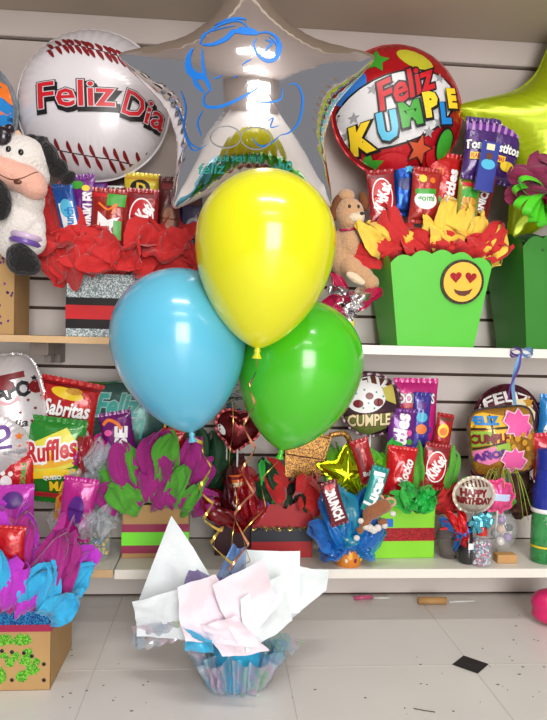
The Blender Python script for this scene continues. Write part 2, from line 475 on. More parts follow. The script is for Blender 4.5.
C_blue = film('cellophane_blue', (10, 110, 200), .72, thick=150)
C_red = film('cellophane_red', (175, 10, 25), .7, thick=150)
C_green = film('cellophane_green', (30, 190, 70), .7, thick=150)
C_mag = film('cellophane_magenta', (200, 20, 140), .7, thick=150)
R_gold = foilm('ribbon_gold', (225, 190, 90), .25, .8); R_rose = foilm('ribbon_rose_gold', (225, 155, 115), .25, .8)
R_lime = gloss('ribbon_lime', (90, 220, 50)); R_mag = gloss('ribbon_magenta', (175, 15, 80)); R_purp = gloss('ribbon_purple', (95, 60, 160)); R_sky = gloss('ribbon_sky', (110, 165, 215))

# ================================================================== the setting
Xs = P(119, 350, -.25).x          # where the two shelf units meet
ZS, ZL, TH = .704, .16, .022
w = MB()
w.box(-2.2, 2.4, .008, .05, 0, 2.6, M_groove)
zz = [.237+.078*i for i in range(-3, 10)]
for a, b in zip(zz[:-1], zz[1:]): w.box(-2.2, 2.4, 0, .012, max(0, a+.0043), b-.0043, M_slat)
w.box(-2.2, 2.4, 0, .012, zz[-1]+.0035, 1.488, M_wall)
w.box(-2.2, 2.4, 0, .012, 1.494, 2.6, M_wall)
struct(w.build('wall_back'))
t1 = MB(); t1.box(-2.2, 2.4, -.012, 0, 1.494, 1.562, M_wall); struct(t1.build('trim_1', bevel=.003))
c = MB(); c.box(-2.2, 2.4, -.42, 0, 1.562, 1.70, M_canopy); struct(c.build('trim_2', bevel=.004))
f = MB(); f.box(-2.2, 2.4, -4.6, .05, -.04, 0, M_floor)
dx = P(470, 673, -.41).x; D = .7*665/328.; dy = -1.83+D*1.0
tl = .41
for i in range(-6, 7):
    x = dx+tl*i
    if -2.2 < x < 2.4: f.box(x-.0012, x+.0012, -4.6, 0, 0, .0004, M_joint)
for j in range(-10, 2):
    y = dy+tl*j
    if y < -.01: f.box(-2.2, 2.4, y-.0012, y+.0012, 0, .0004, M_joint)
for i in (-4, 0, 4):
    for j in (-8, -4, 0):
        q = .042; x, y = dx+tl*i, dy+tl*j
        if y > -4.5 and -2.1 < x < 2.3: f.add([(x-q, y, .0009), (x, y-q, .0009), (x+q, y, .0009), (x, y+q, .0009)], [(0, 1, 2, 3)], M_black, False)
struct(f.build('floor'))
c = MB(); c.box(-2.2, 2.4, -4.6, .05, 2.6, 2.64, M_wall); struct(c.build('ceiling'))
c = MB()
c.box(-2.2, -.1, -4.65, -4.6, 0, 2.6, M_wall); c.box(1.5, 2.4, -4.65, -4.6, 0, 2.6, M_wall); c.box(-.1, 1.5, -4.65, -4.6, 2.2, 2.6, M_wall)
struct(c.build('wall_front'))
# shelves: the left unit has raw board edges, the right one is painted all over
def shelf(name, x0, x1, z, th, edge, label):
    r = MB(); r.box(x0, x1, -.25, 0, z-th, z, M_shelf); o = r.build(name, bevel=.0012)
    e = MB(); e.box(x0, x1, -.2525, -.25, z-th, z, edge); e.build('front_edge', o)
    return tag(o, label, 'shelf', 'display shelves on the slatted wall')
ZU = ZS+.003
shelf('display_shelf', -2.2, Xs-.004, ZU, .016, M_raw, 'upper left shelf with raw brown edge under the baseball balloon and silver glitter box')
shelf('display_shelf', -2.2, Xs-.004, ZL, .018, M_raw, 'lower left shelf with raw brown edge behind the floor gift box')
shelf('display_shelf', Xs, 2.4, ZS, TH, M_shelf, 'cream painted upper shelf carrying the green popcorn boxes')
shelf('display_shelf', Xs, 2.4, ZL, TH, M_shelf, 'cream painted lower shelf carrying the kraft, red and lime gift boxes')
br = MB(); a = P(48, 345, -.12)
br.box(-.028, .016, -.06, .06, -.03, 0, M_grey if False else mat('bracket_grey', (120, 108, 102), .5)); br.box(-.006, .016, .06, .119, -.052, 0, MATS['bracket_grey']); br.box(-.004, .012, -.02, .02, -.05, -.03, MATS['bracket_grey'])
tag(br.build('shelf_bracket', None, (a.x, -.12, ZU-.0165), bevel=.001), 'small grey bracket under the raw-edged upper left shelf', 'bracket')

# ================================================================== loose bits on the floor
def floorP(px, py):
    d = P(px, py, 0)-CAM; return CAM+d*(-CAM.z/d.z)
def rod(name, label, cat, p, q, r, m, r2=None):
    a, b = floorP(*p), floorP(*q); c0 = (a+b)/2; mb = MB()
    a.z = b.z = r; c0.z = 0
    mb.tube([a-c0, b-c0], r, m, 8)
    return tag(mb.build(name, None, c0), label, cat)
s = rod('wood_block', 'short round wooden peg lying on the floor under the lower shelf', 'peg', (418, 604), (446, 604), .010, M_wood)
rod('white_straw', 'thin white stick lying beside the wooden peg on the floor', 'stick', (449, 603), (475, 602), .003, M_stick)
rod('marker_pen', 'pink pen lying on the floor beneath the lime gift box', 'pen', (354, 600), (372, 599), .006, gloss('pen_pink', (205, 90, 130)))
rod('white_straw', 'thin white stick lying beside the pink pen on the floor', 'stick', (374, 599), (390, 599), .003, M_stick)
rd = random.Random(5); mb = MB()
for i in range(46):
    px, py = rd.choice([(rd.uniform(390, 500), rd.uniform(655, 715)), (rd.uniform(60, 150), rd.uniform(650, 715)), (rd.uniform(260, 540), rd.uniform(612, 715)), (rd.uniform(500, 545), rd.uniform(640, 700))])
    q = floorP(px, py); r0 = rd.uniform(.0006, .0022)
    mb.ball((q.x, q.y, .0008), (r0*rd.uniform(1, 2.5), r0, .0008), M_dirt, 6)
o = mb.build('floor_debris'); tag(o, 'scattered dark specks of dirt on the pale tile floor', 'dirt'); o['kind'] = 'stuff'
mb = MB(); q = floorP(424, 711); mb.tube([(-.018, .008, .001), (0, 0, .001), (.02, -.006, .001)], .001, M_dirt, 6)
tag(mb.build('twig', None, (q.x, q.y, 0)), 'dark thin twig on the floor below the black diamond tile', 'twig')

# ================================================================== the balloon bouquet
def latex(name, label, px0, py0, px1, py1, Y, c, tilt, path, rib, turns, rw=.005, knotc=None):
    m = mpp(Y); Rm = (px1-px0)*m/2; H = (py1-py0)*m*.975; ang = math.radians(tilt)
    body = Rm*.99; L = H-body
    prof = []
    for i in range(25): t = pi/2*i/24; prof.append((Rm*math.sin(t), body*math.cos(t)))
    for i in range(1, 31):
        z = i/30; z = 1-(1-z)**1.7
        prof.append((max(.004, Rm*max(0, (1-z**1.95))**.68), -L*z))
    mt = mat('latex_'+label.split()[0], c, .22, var=.03, vscale=6, Subsurface_Weight=.15, Subsurface_Scale=.05, Coat_Weight=.5, Coat_Roughness=.1)
    mt.node_tree.nodes['Principled BSDF'].inputs['Subsurface Radius'].default_value = (.3, .3, .3)
    cx = (px0+px1)/2+2.5; loc = P(cx, py0, Y); loc.z -= body
    mb = MB()
    vs = mb.lathe(prof, mt, 72)
    o = mb.build(name, None, loc, (0, ang, 0)); tag(o, label, 'balloon', 'latex balloons of the bouquet')
    k = MB(); k.lathe([(.0038, -L+.002), (.0065, -L-.004), (.0045, -L-.008), (.008, -L-.015), (.0095, -L-.018), (.0082, -L-.0185), (.003, -L-.012)], mt, 20); k.build('knot', o)
    inv = Matrix.Rotation(ang, 4, 'Y').inverted()
    pts = [(0, 0, -L-.008)]+[inv @ (P(*q)-loc) for q in path]
    curl('ribbon', o, pts, rw, rib, turns, .017, seed=tilt)
    return o
latex('latex_balloon', 'yellow latex balloon in the middle, overlapping the blue and green ones', 196, 170, 334, 350, -.62, (226, 226, 14), 3, [(253, 385, -.56), (249, 425, -.55), (249, 470, -.53), (243, 515, -.52), (238, 570, -.50), (236, 600, -.5)], R_rose, 6, .007)
latex('latex_balloon', 'light blue latex balloon hanging lowest on the side of the kraft box', 111, 268, 243, 434, -.52, (92, 184, 216), -9, [(207, 455, -.51), (205, 490, -.5), (212, 520, -.49), (220, 545, -.48), (232, 590, -.49)], R_gold, 5, .007)
latex('latex_balloon', 'green latex balloon beside the emoji popcorn box', 238, 299, 362, 455, -.455, (72, 192, 28), 11, [(266, 480, -.47), (256, 520, -.49), (242, 560, -.49), (238, 590, -.49)], R_gold, 3, .003)

d = []
def add(sh, m_): d.append((sh, m_))
B = ink('marker_blue', (28, 120, 215))
for pts, ww in (
    ([(201, 45), (205, 35), (216, 26), (230, 21), (240, 22), (248, 30)], 3.2), ([(203, 46), (214, 47), (226, 42), (234, 34), (246, 36), (256, 37)], 5.5),
    ([(203, 46), (202, 38), (206, 32), (220, 29), (236, 27)], 2), ([(246, 20), (240, 18), (228, 18), (214, 23)], 3), ([(238, 30), (250, 33), (258, 36)], 6),
    ([(256, 36), (266, 33), (275, 37), (279, 48), (275, 60), (266, 64), (257, 58), (253, 48), (256, 42)], 4), ([(262, 58), (267, 50), (271, 44), (264, 42)], 2.5),
    ([(194, 48), (190, 58), (191, 70), (198, 77), (206, 80), (212, 90)], 7), ([(203, 50), (204, 62), (206, 76), (210, 88), (214, 93)], 3),
    ([(212, 92), (206, 98), (208, 106), (220, 108), (234, 104), (246, 98), (256, 92), (260, 86)], 3), ([(246, 98), (258, 103), (272, 102), (281, 98), (282, 88)], 2),
    ([(242, 70), (247, 66), (251, 64)], 1.5), ([(215, 82), (220, 81), (224, 79)], 1.3), ([(234, 82), (238, 80)], 1.2),
    ([(288, 84), (296, 82), (302, 90), (303, 102), (300, 116), (292, 126), (282, 130)], 2.2), ([(282, 130), (272, 138), (262, 140), (254, 134)], 1.5),
    ([(183, 88), (188, 104), (186, 120), (192, 136), (204, 144)], 2), ([(178, 100), (184, 112), (188, 130), (196, 144), (210, 140)], 1.6),
    ([(205, 110), (200, 120), (204, 132)], 1.6), ([(268, 120), (274, 116), (272, 124), (280, 122)], 1.4), ([(194, 70), (198, 84), (206, 94)], 4), ([(268, 38), (276, 46), (274, 58)], 2.5)):
    add(stroke(spl(pts, 5), ww, True), B)
for cx in (228, 258):
    add(stroke([(cx+15*math.cos(t/12*pi), 134+9*math.sin(t/12*pi)) for t in range(25)], 1.1), I_grey)
add(txt('que seas muy', 243, 152, 46, 6, 2, .01), I_teal); add(txt('feliz', 215, 160, 28, 9, 5, .01, .2), I_teal); add(txt('mucho', 277, 157, 40, 11, 14, .02, .2), I_teal)
foil('star_balloon', 'large silver star foil balloon with blue line drawing above the bouquet', 'balloon', 250, 98, -.36, Rstar(137, .585, 21, 2.6), 60, M_silver, d, 57, .0022, 'foil balloons', None, 5, M_seams, nu=400, poisson=True, sw=.003)
st = bpy.data.objects['star_balloon']
curl('ribbon', st, [(0, 0, P(248, 200, -.36).z-st.location.z), P(235, 300, -.36)-st.location, P(231, 420, -.38)-st.location, P(234, 500, -.42)-st.location, P(235, 590, -.46)-st.location], .004, R_gold, 4, .006)

# wrapped weight on the floor
base = P(238, 640, -.48); base.z = 0
r = empty('balloon_weight', base, 'balloon weight wrapped in pointed white tissue and iridescent film on the floor', 'balloon weight')
def sheet(name, cs, mt, seed, cr=.012, n=18, smooth=True, ruf=0):
    q = [P(*c_)-base for c_ in cs]; mb = MB()
    def fn(a, b):
        p = q[0]*(1-a)*(1-b)+q[1]*a*(1-b)+q[2]*a*b+q[3]*(1-a)*b
        k = Vector((a*1.5+seed, b*1.6, seed*1.7))
        dd = noise.noise(k)+.35*abs(noise.noise(k*2.1))+.12*abs(noise.noise(k*5))
        e = ruf*math.sin(a*30+seed)*b
        p = p+Vector((dd*.2, dd, .1*dd))*cr*2.2+Vector((e*.5, e, e*.7))
        p.z = max(p.z, .003-base.z+abs(dd)*.003); return p
    mb.grid(fn, n, n, mt, smooth=smooth)
    return mb.build(name, r)
T_pp = mat('tissue_pale_pink', (240, 224, 234), .75, var=.03, vscale=20, bump=.15, bscale=60)
T_white = mat('tissue_soft_white', (232, 240, 243), .7, var=.03, vscale=20, bump=.15, bscale=60)
sheet('tissue_sheet', [(136, 606, -.44), (172, 515, -.42), (214, 582, -.47), (200, 615, -.52)], T_white, 1, .006)
sheet('tissue_sheet', [(243, 549, -.42), (300, 551, -.44), (300, 612, -.5), (205, 622, -.53)], T_white, 2, .005)
sheet('tissue_sheet', [(298, 566, -.40), (329, 572, -.40), (326, 592, -.44), (262, 640, -.52)], T_white, 3, .006)
sheet('tissue_sheet', [(131, 603, -.50), (205, 582, -.54), (215, 645, -.6), (137, 636, -.5)], T_white, 4, .010)
sheet('tissue_sheet', [(176, 590, -.57), (215, 575, -.54), (262, 648, -.64), (186, 640, -.60)], T_pp, 8, .012)
sheet('tissue_sheet', [(210, 590, -.60), (262, 562, -.53), (282, 600, -.58), (240, 655, -.65)], T_pp, 5, .012)
sheet('tissue_sheet', [(240, 600, -.61), (284, 572, -.50), (292, 622, -.55), (246, 655, -.64)], T_white, 9, .012)
sheet('tissue_sheet', [(200, 625, -.61), (236, 615, -.63), (270, 650, -.62), (222, 658, -.62)], T_pp, 15, .008)
sheet('cellophane_sheet', [(182, 626, -.6), (212, 640, -.63), (214, 655, -.62), (186, 650, -.59)], film('cellophane_sky', (60, 185, 240), .85, thick=300), 6, .008)
sheet('cellophane_sheet', [(131, 628, -.50), (180, 620, -.55), (182, 646, -.55), (133, 648, -.47)], C_irid, 7, .010, 22, ruf=.003)
sheet('cellophane_sheet', [(205, 600, -.50), (232, 545, -.47), (246, 548, -.46), (244, 600, -.50)], film('cellophane_deep', (90, 140, 205), .6, thick=450), 12, .008, 16)
sheet('cellophane_sheet', [(184, 584, -.49), (190, 566, -.46), (222, 578, -.48), (240, 600, -.52)], film('cellophane_violet', (120, 100, 165), .7, thick=450), 13, .008, 12)
sheet('cellophane_sheet', [(262, 640, -.53), (286, 632, -.45), (306, 640, -.44), (292, 658, -.5)], C_irid, 14, .01, 14)
sk = MB()
def skf(a, b):
    t = 2*pi*a; rr = .088-.030*b+(.006+.010*(1-b))*math.sin(23*t+3*math.sin(3*t))+.008*noise.noise(Vector((math.cos(t)*2, math.sin(t)*2, b*3)))
    return Vector((rr*math.cos(t), rr*math.sin(t)*.85, .075*(1-b)+.003+.03*(1-b)*noise.noise(Vector((math.cos(t)*3, math.sin(t)*3, 4)))))
sk.grid(skf, 180, 12, C_irid, cu=True); sk.build('cellophane_skirt', r)
mb = MB(); mb.lathe([(0, 0), (.04, 0), (.05, .01), (.052, .05), (.05, .085), (0, .09)], MATS['cellophane_sky'], 28)
mb.build('weight_block', r)

# ================================================================== upper shelf, left
d = []; add = lambda sh, m_: d.append((sh, m_))
Mw = gloss('foil_ball_white', (212, 208, 212), .25)
foilball = lambda: None
seamup = [(46, 52), (60, 47), (74, 47), (88, 50), (104, 53), (118, 56), (130, 64)]
for sm in (seamup,): pass
seamdn = [(37, 140), (52, 144), (70, 148), (92, 151), (112, 152), (130, 153), (148, 150), (158, 144)]
for sm in (seamup, seamdn): add(stroke(spl(sm, 8), .9), I_black)
for sm in (seamup, seamdn):
    q = spl(sm, 8)
    n_ = 13
    for i in range(1, n_):
        k = int(i/n_*(len(q)-1)); x, y = q[k]; g = (sm is seamup)
        for sgn in (1, -1):
            pts = [(x+2.5, y), (x-.5, y+sgn*4.5), (x-3, y+sgn*9)] if g else [(x-2, y), (x+.5, y+sgn*4.5), (x-(-3 if sgn > 0 else 4), y+sgn*9)]
            if g: pts = [(x+3*(1 if sgn > 0 else 1), y), (x, y+sgn*3.5), (x-5, y+sgn*7.5)] if sgn < 0 else [(x-3, y), (x+1, y+4), (x+5, y+10)]
            else: pts = [(x, y), (x+2.5, y+5), (x+5, y+10)] if sgn > 0 else [(x, y), (x-3, y-5), (x-4, y-10)]
            add(stroke(spl(pts, 4), 3.8, True), I_dred)
for t_, cx, cy, ww, hh, ro in (('Feliz', 78, 96, 74, 25, 3), ('Dia', 141, 104, 38, 24, -14)):
    add(txt(t_, cx+1.5, cy+3, ww+2, hh, ro, .075), I_black); add(txt(t_, cx, cy, ww, hh, ro, .06), I_black)
    add(txt(t_, cx, cy, ww, hh, ro, .035), ink('silver', (205, 200, 205))); add(txt(t_, cx, cy, ww, hh, ro, .012), I_red)
foil('foil_balloon', 'round baseball foil balloon with red stitching and red Feliz lettering', 'balloon', 94, 106, -.125, Rcirc(71), 38, Mw, d, 48, .0045, 'foil balloons', ZU+.02, 4, nu=200)
d = []
add(ell(-20, 95, 30, 20, 10), I_org); add(ell(-8, 105, 16, 14), I_blue); add(ell(2, 84, 9, 12), I_org); add(ell(4, 112, 6, 9), I_blue); add(ell(0, 122, 8, 5), I_yel)
foil('foil_balloon', 'multicoloured foil balloon cut off by the frame beside the baseball balloon', 'balloon', -42, 112, -.15, Rcirc(54), 30, foilm('foil_grey', (130, 140, 150)), d, 40, .003, 'foil balloons', ZU, 5)

# kraft box the cow sits on
giftbox('gift_box', 'tall kraft box with purple glitter flecks under the cow plush', -40, 232, 14, -.235, .12, ZU, M_kraft, [], 'gift boxes', open_top=False)
kb = bpy.data.objects['gift_box']; mb = MB(); rd = random.Random(3)
for i in range(26):
    x = rd.uniform(-.02, .056); z = rd.uniform(.015, .19)
    mb.add([(x-.003, -.0605, z), (x, -.0605, z-.004), (x+.003, -.0605, z+.001), (x, -.0605, z+.004)], [(0, 1, 2, 3)], G_purp, False)
mb.build('glitter_flecks', kb)['kind'] = 'stuff'

# cow plush
fur_w = mat('plush_white', (226, 220, 214), .9, var=.05, bump=.6, bscale=160, Sheen_Weight=.5); fur_b = mat('plush_black', (16, 14, 16), .95, bump=.7, bscale=150, Sheen_Weight=.2)
fur_p = mat('plush_pink', (228, 172, 152), .9, var=.05, bump=.4, bscale=160, Sheen_Weight=.4); eye = gloss('toy_eye', (10, 10, 12), .08)
Yc = -.30; cl = P(14, 190, Yc); m = mpp(Yc)
def L(px, py, dy=0): return (P(px, py, Yc)-cl)+Vector((0, dy, 0))
_L = L
def L(px, py, dy=0): return _L(px+7, py+5, dy)
cow = empty('plush_cow', cl, 'white cow plush with pink muzzle and black hooves on the kraft box', 'plush toy')
def E(px, py, rx, ry, rz, dy=0, rot=0): return (tuple(L(px, py, dy)), (rx*m, ry*m, rz*m), rot)
cowb = blob('body', [E(14, 156, 27, 24, 24), E(4, 150, 22, 22, 20), E(28, 172, 14, 15, 14), E(10, 222, 26, 20, 34, .01), E(20, 195, 17, 15, 20), E(28, 238, 13, 12, 14, -.02, 15), E(33, 226, 8, 9, 9, -.02)], fur_w, cow, vox=.004)
cowm = blob('muzzle', [E(6, 172, 26, 16, 14, -.035, 14), E(22, 178, 22, 16, 14, -.035, 22), E(30, 186, 14, 13, 11, -.035, 20), E(-4, 166, 16, 14, 12, -.03)], fur_p, cow, vox=.003)
sn = snapper(cowb, cowm)
mb = MB(); mb.tube([sn(L(x-5, y-2)) for x, y in spl([(0, 170), (8, 179), (20, 184), (32, 182), (42, 175)], 5)], .0012, I_brown, 6); mb.build('smile', cow)
mb = MB(); mb.ball(sn(L(20, 184)), (4*m, .004, 2.4*m), I_brown, 12); mb.build('mouth', cow)
for x, y in ((9, 151), (21, 154)):
    mb = MB(); mb.ball(sn(L(x, y)), (2.6*m, 2*m, 3*m), eye, 12); mb.build('eye', cow)
blob('hair', [E(42, 150, 9, 10, 14, .0, -25), E(50, 162, 10, 8, 9, .01, -40), E(60, 172, 9, 6, 6, .01, -40), E(34, 140, 8, 10, 10, .01), E(24, 134, 7, 8, 6, .01)], fur_b, cow, vox=.003)
blob('hoof', [E(20, 258, 15, 13, 14, -.035, 10), E(18, 252, 13, 12, 11, -.035), E(26, 262, 12, 11, 10, -.035)], fur_b, cow, vox=.003)
blob('hoof', [E(-1, 200, 13, 10, 20, -.06, -10)], fur_b, cow, vox=.003)
for k, (yy, mm) in enumerate(((231, gloss('band_lilac', (200, 175, 205))), (236.5, gloss('band_purple', (105, 75, 155))))):
    mb = MB(); mb.lathe([(13.5*m, -.006), (15.5*m, 0), (13.5*m, .006)], mm, 24, M=Matrix.Translation(L(24-k*1.5, yy+3, -.03)) @ Matrix.Rotation(math.radians(12), 4, 'Y')); mb.build('leg_band', cow)
blob('horn', [E(12, 134, 4, 4, 6, 0, 20), E(10, 130, 3, 3, 5, 0, 20)], mat('plush_horn', (215, 180, 150), .9), cow, vox=.002)
blob('bow', [E(2, 138, 9, 6, 9, -.05), E(-6, 132, 8, 5, 7, -.05), E(8, 130, 5, 4, 5, -.04)], gloss('bow_black', (24, 16, 30), .2), cow, vox=.002)

# silver glitter box with red tissue and sweets
giftbox('gift_box', 'silver glitter gift box with black and red bands on the upper shelf', 66, 274, 150, -.215, .12, ZU, G_silver, [(.13, .62, I_black), (.28, .50, gloss('band_red', (200, 40, 45)))], 'gift boxes', yaw=-2)
rd = random.Random(11)
lv = []
for i, (x, y) in enumerate([(45, 178), (62, 172), (50, 205), (85, 192), (110, 196), (140, 200), (168, 198), (190, 205), (60, 190)]):
    lv.append((108+(x-108)*.45, 285, x, y, T_red, 20, .03, .05))
for i, (x, y) in enumerate([(38, 262), (50, 232), (72, 226), (92, 232), (118, 228), (140, 236), (162, 228), (184, 232), (204, 250), (198, 268), (44, 248)]):
    lv.append((108+(x-108)*.55, 276+rd.uniform(-2, 3), x, y, T_red, 19, -.03, -.06+rd.uniform(-.02, .02)))
for x0, y0, x1, y1 in ((75, 250, 92, 268), (100, 245, 120, 270), (130, 245, 148, 268), (158, 248, 178, 268), (60, 250, 50, 268), (84, 256, 60, 262), (150, 258, 196, 264)):
    lv.append((x0, y0, x1, y1, T_red, 20, -.05, -.08))
tissue('tissue_paper', 'bright red tissue paper bursting from the silver glitter box', lv, -.16, base=(108, 270), seed=2, crump=.26)
Yb = -.175; G1 = 'sweets in the red tissue paper'
bag('candy_bar', 'blue and white candy bar leaning at the end of the red tissue', 'candy', 58, 184, 78, 242, Yb, -14, pack('pk_blue', (28, 85, 165)), [(rect(-7, -10, 7, 22), I_white), (ell(0, -4, 6, 9), I_cyan), (txt('Crunch', 0, 8, 26, 9, 78, .04), I_blue)], .3, G1)
bag('candy_bag', 'purple candy bag with white vertical lettering in the red tissue', 'candy', 72, 176, 98, 244, Yb+.02, -8, pack('pk_purple', (105, 35, 125)), [(txt('SKWINKLES', 4, 8, 48, 12, 84, .05), I_white), (ell(-4, -24, 6, 4), I_grn), (ell(4, -20, 4, 3), I_yel)], .3, G1)
bag('candy_bag', 'purple pouch standing behind the other sweets in the red tissue', 'candy', 78, 173, 106, 225, Yb+.07, 4, pack('pk_violet', (130, 45, 150)), [(rect(-10, -14, 10, -8), I_purp), (ell(4, 6, 6), I_yel)], .3, G1)
bag('candy_bag', 'red and green candy pouch with white chilli splash in the red tissue', 'candy', 91, 190, 126, 248, Yb-.01, 3, pack('pk_redgreen', (150, 35, 30)), [(rect(-16, -24, -2, -20), I_red), (rect(-2, -24, 16, -12), I_grn), (pol([(-10, -6), (0, 2), (12, -2), (4, 10), (10, 24), (-4, 14), (-12, 26), (-10, 8)]), I_white), (ell(-3, 12, 5, 6), I_white), (stroke(spl([(-10, -14), (0, -8), (8, -14), (4, -4)]), 2), I_org), (rect(6, 2, 14, 20), I_grn)], .3, G1)
bag('candy_bag', 'dark brown and white packet behind the red tissue sweets', 'candy', 104, 174, 128, 224, Yb+.08, 0, pack('pk_brown', (50, 28, 30)), [(rect(-10, -12, 10, -2), I_white), (txt('coco', 0, -8, 18, 5, 0, .03), I_brown)], .25, G1)
bag('candy_bag', 'yellow candy packet with black badge behind the red chocolate bar', 'candy', 124, 174, 158, 224, Yb+.05, 2, pack('pk_yellow', (225, 200, 50)), [(ell(-1, -10, 10, 8), I_black), (txt('D', 0, -10, 9, 9, 0, .04), I_yel), (rect(-16, -20, 16, -18), I_gold)], .25, G1)
def kitkat(label, x0, y0, x1, y1, Y, tilt, grp, rot=58):
    w_, h_ = x1-x0, y1-y0
    bag('chocolate_bar', label, 'chocolate bar', x0, y0, x1, y1, Y, tilt, pack('pk_kit', (150, 20, 28)), [(rect(-w_*.44, -h_*.40, w_*.44, -h_*.34), I_dred), (ell(0, 0, w_*.40, h_*.34, 0), I_white), (ell(0, 0, w_*.36, h_*.31), I_red), (txt('KitKat', 0, 0, h_*.50, w_*.42, rot, .05), I_white)], .22, grp)
kitkat('red wafer bar with white oval upright in the red tissue of the silver box', 126, 190, 157, 246, Yb-.01, 2, G1)
bag('chocolate_bar', 'dark red wrapped bar half hidden below the star balloon tip', 'chocolate bar', 158, 178, 180, 244, Yb+.01, 1, pack('pk_maroon', (88, 26, 28)), [(ell(0, 8, 8, 14), I_brown), (ell(0, 8, 6, 11), ink('tan', (170, 110, 80))), (rect(-8, -26, 8, -20), I_dred)], .25, G1)
bag('candy_bag', 'dark blue and violet packet beside the yellow balloon edge', 'candy', 180, 176, 203, 244, Yb+.02, -3, pack('pk_navy', (45, 45, 85)), [(ell(2, 16, 8, 8), I_grey), (ell(2, 16, 5, 5), I_purp), (rect(-9, -10, 9, -4), I_brown)], .25, G1)

# ================================================================== upper shelf, middle and right
d = []
ka = ink('kum_black', (15, 12, 14)); RF = foilm('foil_red', (190, 22, 34), .2, .3)
add(ell(416, 58, 20, 10, -25), ink('kum_yellow', (200, 195, 50))); add(star2(376, 60, 14, .5, 5, 10), I_grn); add(ell(352, 86, 14, 20, -20), ink('kum_blue', (40, 110, 190)))
add(ell(397, 109, 66, 35, 20), ka); add(ell(397, 109, 63, 33, 20), ink('kum_white', (214, 214, 216)))
for x, y in ((356, 118), (372, 92), (388, 84), (440, 76), (352, 132), (430, 130), (440, 120)): add(star2(x, y, 6, .45, 5, x), I_grey)
add(ell(404, 72, 22, 4, 24), ka) if False else None
add(ell(362, 158, 12, 12), I_red); add(ell(397, 158, 16, 8), I_red); add(ell(440, 150, 9, 9), I_red)
add(star2(422, 146, 16, .45, 5, 8), ka); add(star2(422, 146, 13, .45, 5, 8), ink('kum_orange', (200, 80, 40)))
add(ell(450, 138, 10.5, 16, -14), ka); add(ell(450, 138, 8.5, 14, -14), I_grn); add(star2(374, 163, 16, .5, 5, -6), I_grn)
add(txt('Feliz', 404, 88, 66, 27, 26, .075, .35, ref=.02), ka); add(txt('Feliz', 404, 88, 66, 27, 26, .025, .35, ref=.02), I_red)
for ch, x, y, w_, h_, ro, cc in (('K', 366, 137, 22, 27, 14, I_yel), ('U', 388, 127, 19, 27, 14, I_cyan), ('M', 409, 115, 21, 23, 16, I_grn), ('P', 429, 105, 15, 24, 14, I_yel), ('L', 445, 111, 12, 20, 12, I_blue), ('E', 451, 96, 11, 19, 12, I_yel)):
    add(txt(ch, x+.8, y+.8, w_, h_, ro, .13, ref=.07), ka); add(txt(ch, x, y, w_, h_, ro, .07, ref=.07), cc)
foil('foil_balloon', 'round red foil balloon with white band reading Feliz Kumple', 'balloon', 397, 112, -.10, Rcirc(65), 34, RF, d, 44, .003, 'foil balloons', ZS+.02, 4, nu=200)
YG = foilm('foil_lime', (165, 185, 16), .22, .35)
foil('star_balloon', 'plain yellow green star foil balloon behind the lime ribbon bow', 'balloon', 572, 140, -.10, Rstar(130, .56, 168, 2.4), 36, YG, [], 60, .002, 'foil balloons', ZS, 6, nu=300, poisson=True)

def popcorn(label, x0, x1, xt0, xt1, yt, Yf, c, yaw=0, cn='card_green'):
    a, b = P(x0, 345, Yf), P(x1, 345, Yf); bw = b.x-a.x; tw = (xt1-xt0)*mpp(Yf); h = P(0.5*(x0+x1), yt, Yf).z-ZS
    cx = (a.x+b.x)/2; bd, td = bw*.8, tw*.8
    mt = mat(cn, c, .45, var=.04, vscale=10)
    mb = MB()
    def wall(c0, c1, t0, t1):
        for off in (0, .0022):
            def fn(s, t):
                sc_ = 1+.13*(1-(2*s-1)**2)+.05*abs(math.sin(s*pi*5))
                tt = t*sc_
                p = (Vector((c0[0], c0[1], 0))*(1-s)+Vector((c1[0], c1[1], 0))*s)*(1-tt)+(Vector((t0[0], t0[1], h))*(1-s)+Vector((t1[0], t1[1], h))*s)*tt
                return Vector((p.x*(1-off/bw*2), p.y*(1-off/bw*2), p.z))
            mb.grid(fn, 60, 6, mt, smooth=False)
    B_ = [(-bw/2, -bd/2), (bw/2, -bd/2), (bw/2, bd/2), (-bw/2, bd/2)]; T_ = [(-tw/2, -td/2), (tw/2, -td/2), (tw/2, td/2), (-tw/2, td/2)]
    for i in range(4): wall(B_[i], B_[(i+1) % 4], T_[i], T_[(i+1) % 4])
    mb.add([(x, y, .001) for x, y in B_], [(0, 1, 2, 3)], mt, False)
    o = mb.build('popcorn_box', None, (cx, Yf+bd/2, ZS+.0005), (0, 0, math.radians(yaw))); tag(o, label, 'popcorn box', 'green popcorn boxes')
    return o, bd, td, h
pb, bd, td, h = popcorn('green scalloped popcorn box with a heart-eyed smiley face', 396, 473, 383, 487, 266, -.215, (88, 196, 58), 2)
m = mpp(-.235); ex = (458-436)*m; ez = P(458, 282, -.235).z-ZS; ey = -bd/2-(td-bd)/2*ez/h-.002; tilt_ = math.atan((td-bd)/2/h)
er = MB(); n = 40
def disc(mb, r0, y0, y1, mt, cx=0, cz=0):
    vs = [(cx+r0*math.cos(2*pi*i/n), y0, cz+r0*math.sin(2*pi*i/n)) for i in range(n)]+[(cx+r0*math.cos(2*pi*i/n), y1, cz+r0*math.sin(2*pi*i/n)) for i in range(n)]
    mb.add(vs, [tuple(range(n))]+[(i, (i+1) % n, (i+1) % n+n, i+n) for i in range(n)], mt, False)
disc(er, 22.5*m, -.004, .001, G_dark if False else glitter('glitter_black', (12, 10, 10), (90, 70, 50), 600, .3))
disc(er, 19.8*m, -.0052, -.004, ink('emoji_yellow', (245, 190, 62)))
eo = er.build('smiley_face', pb, (ex, ey, ez), (tilt_, 0, 0))
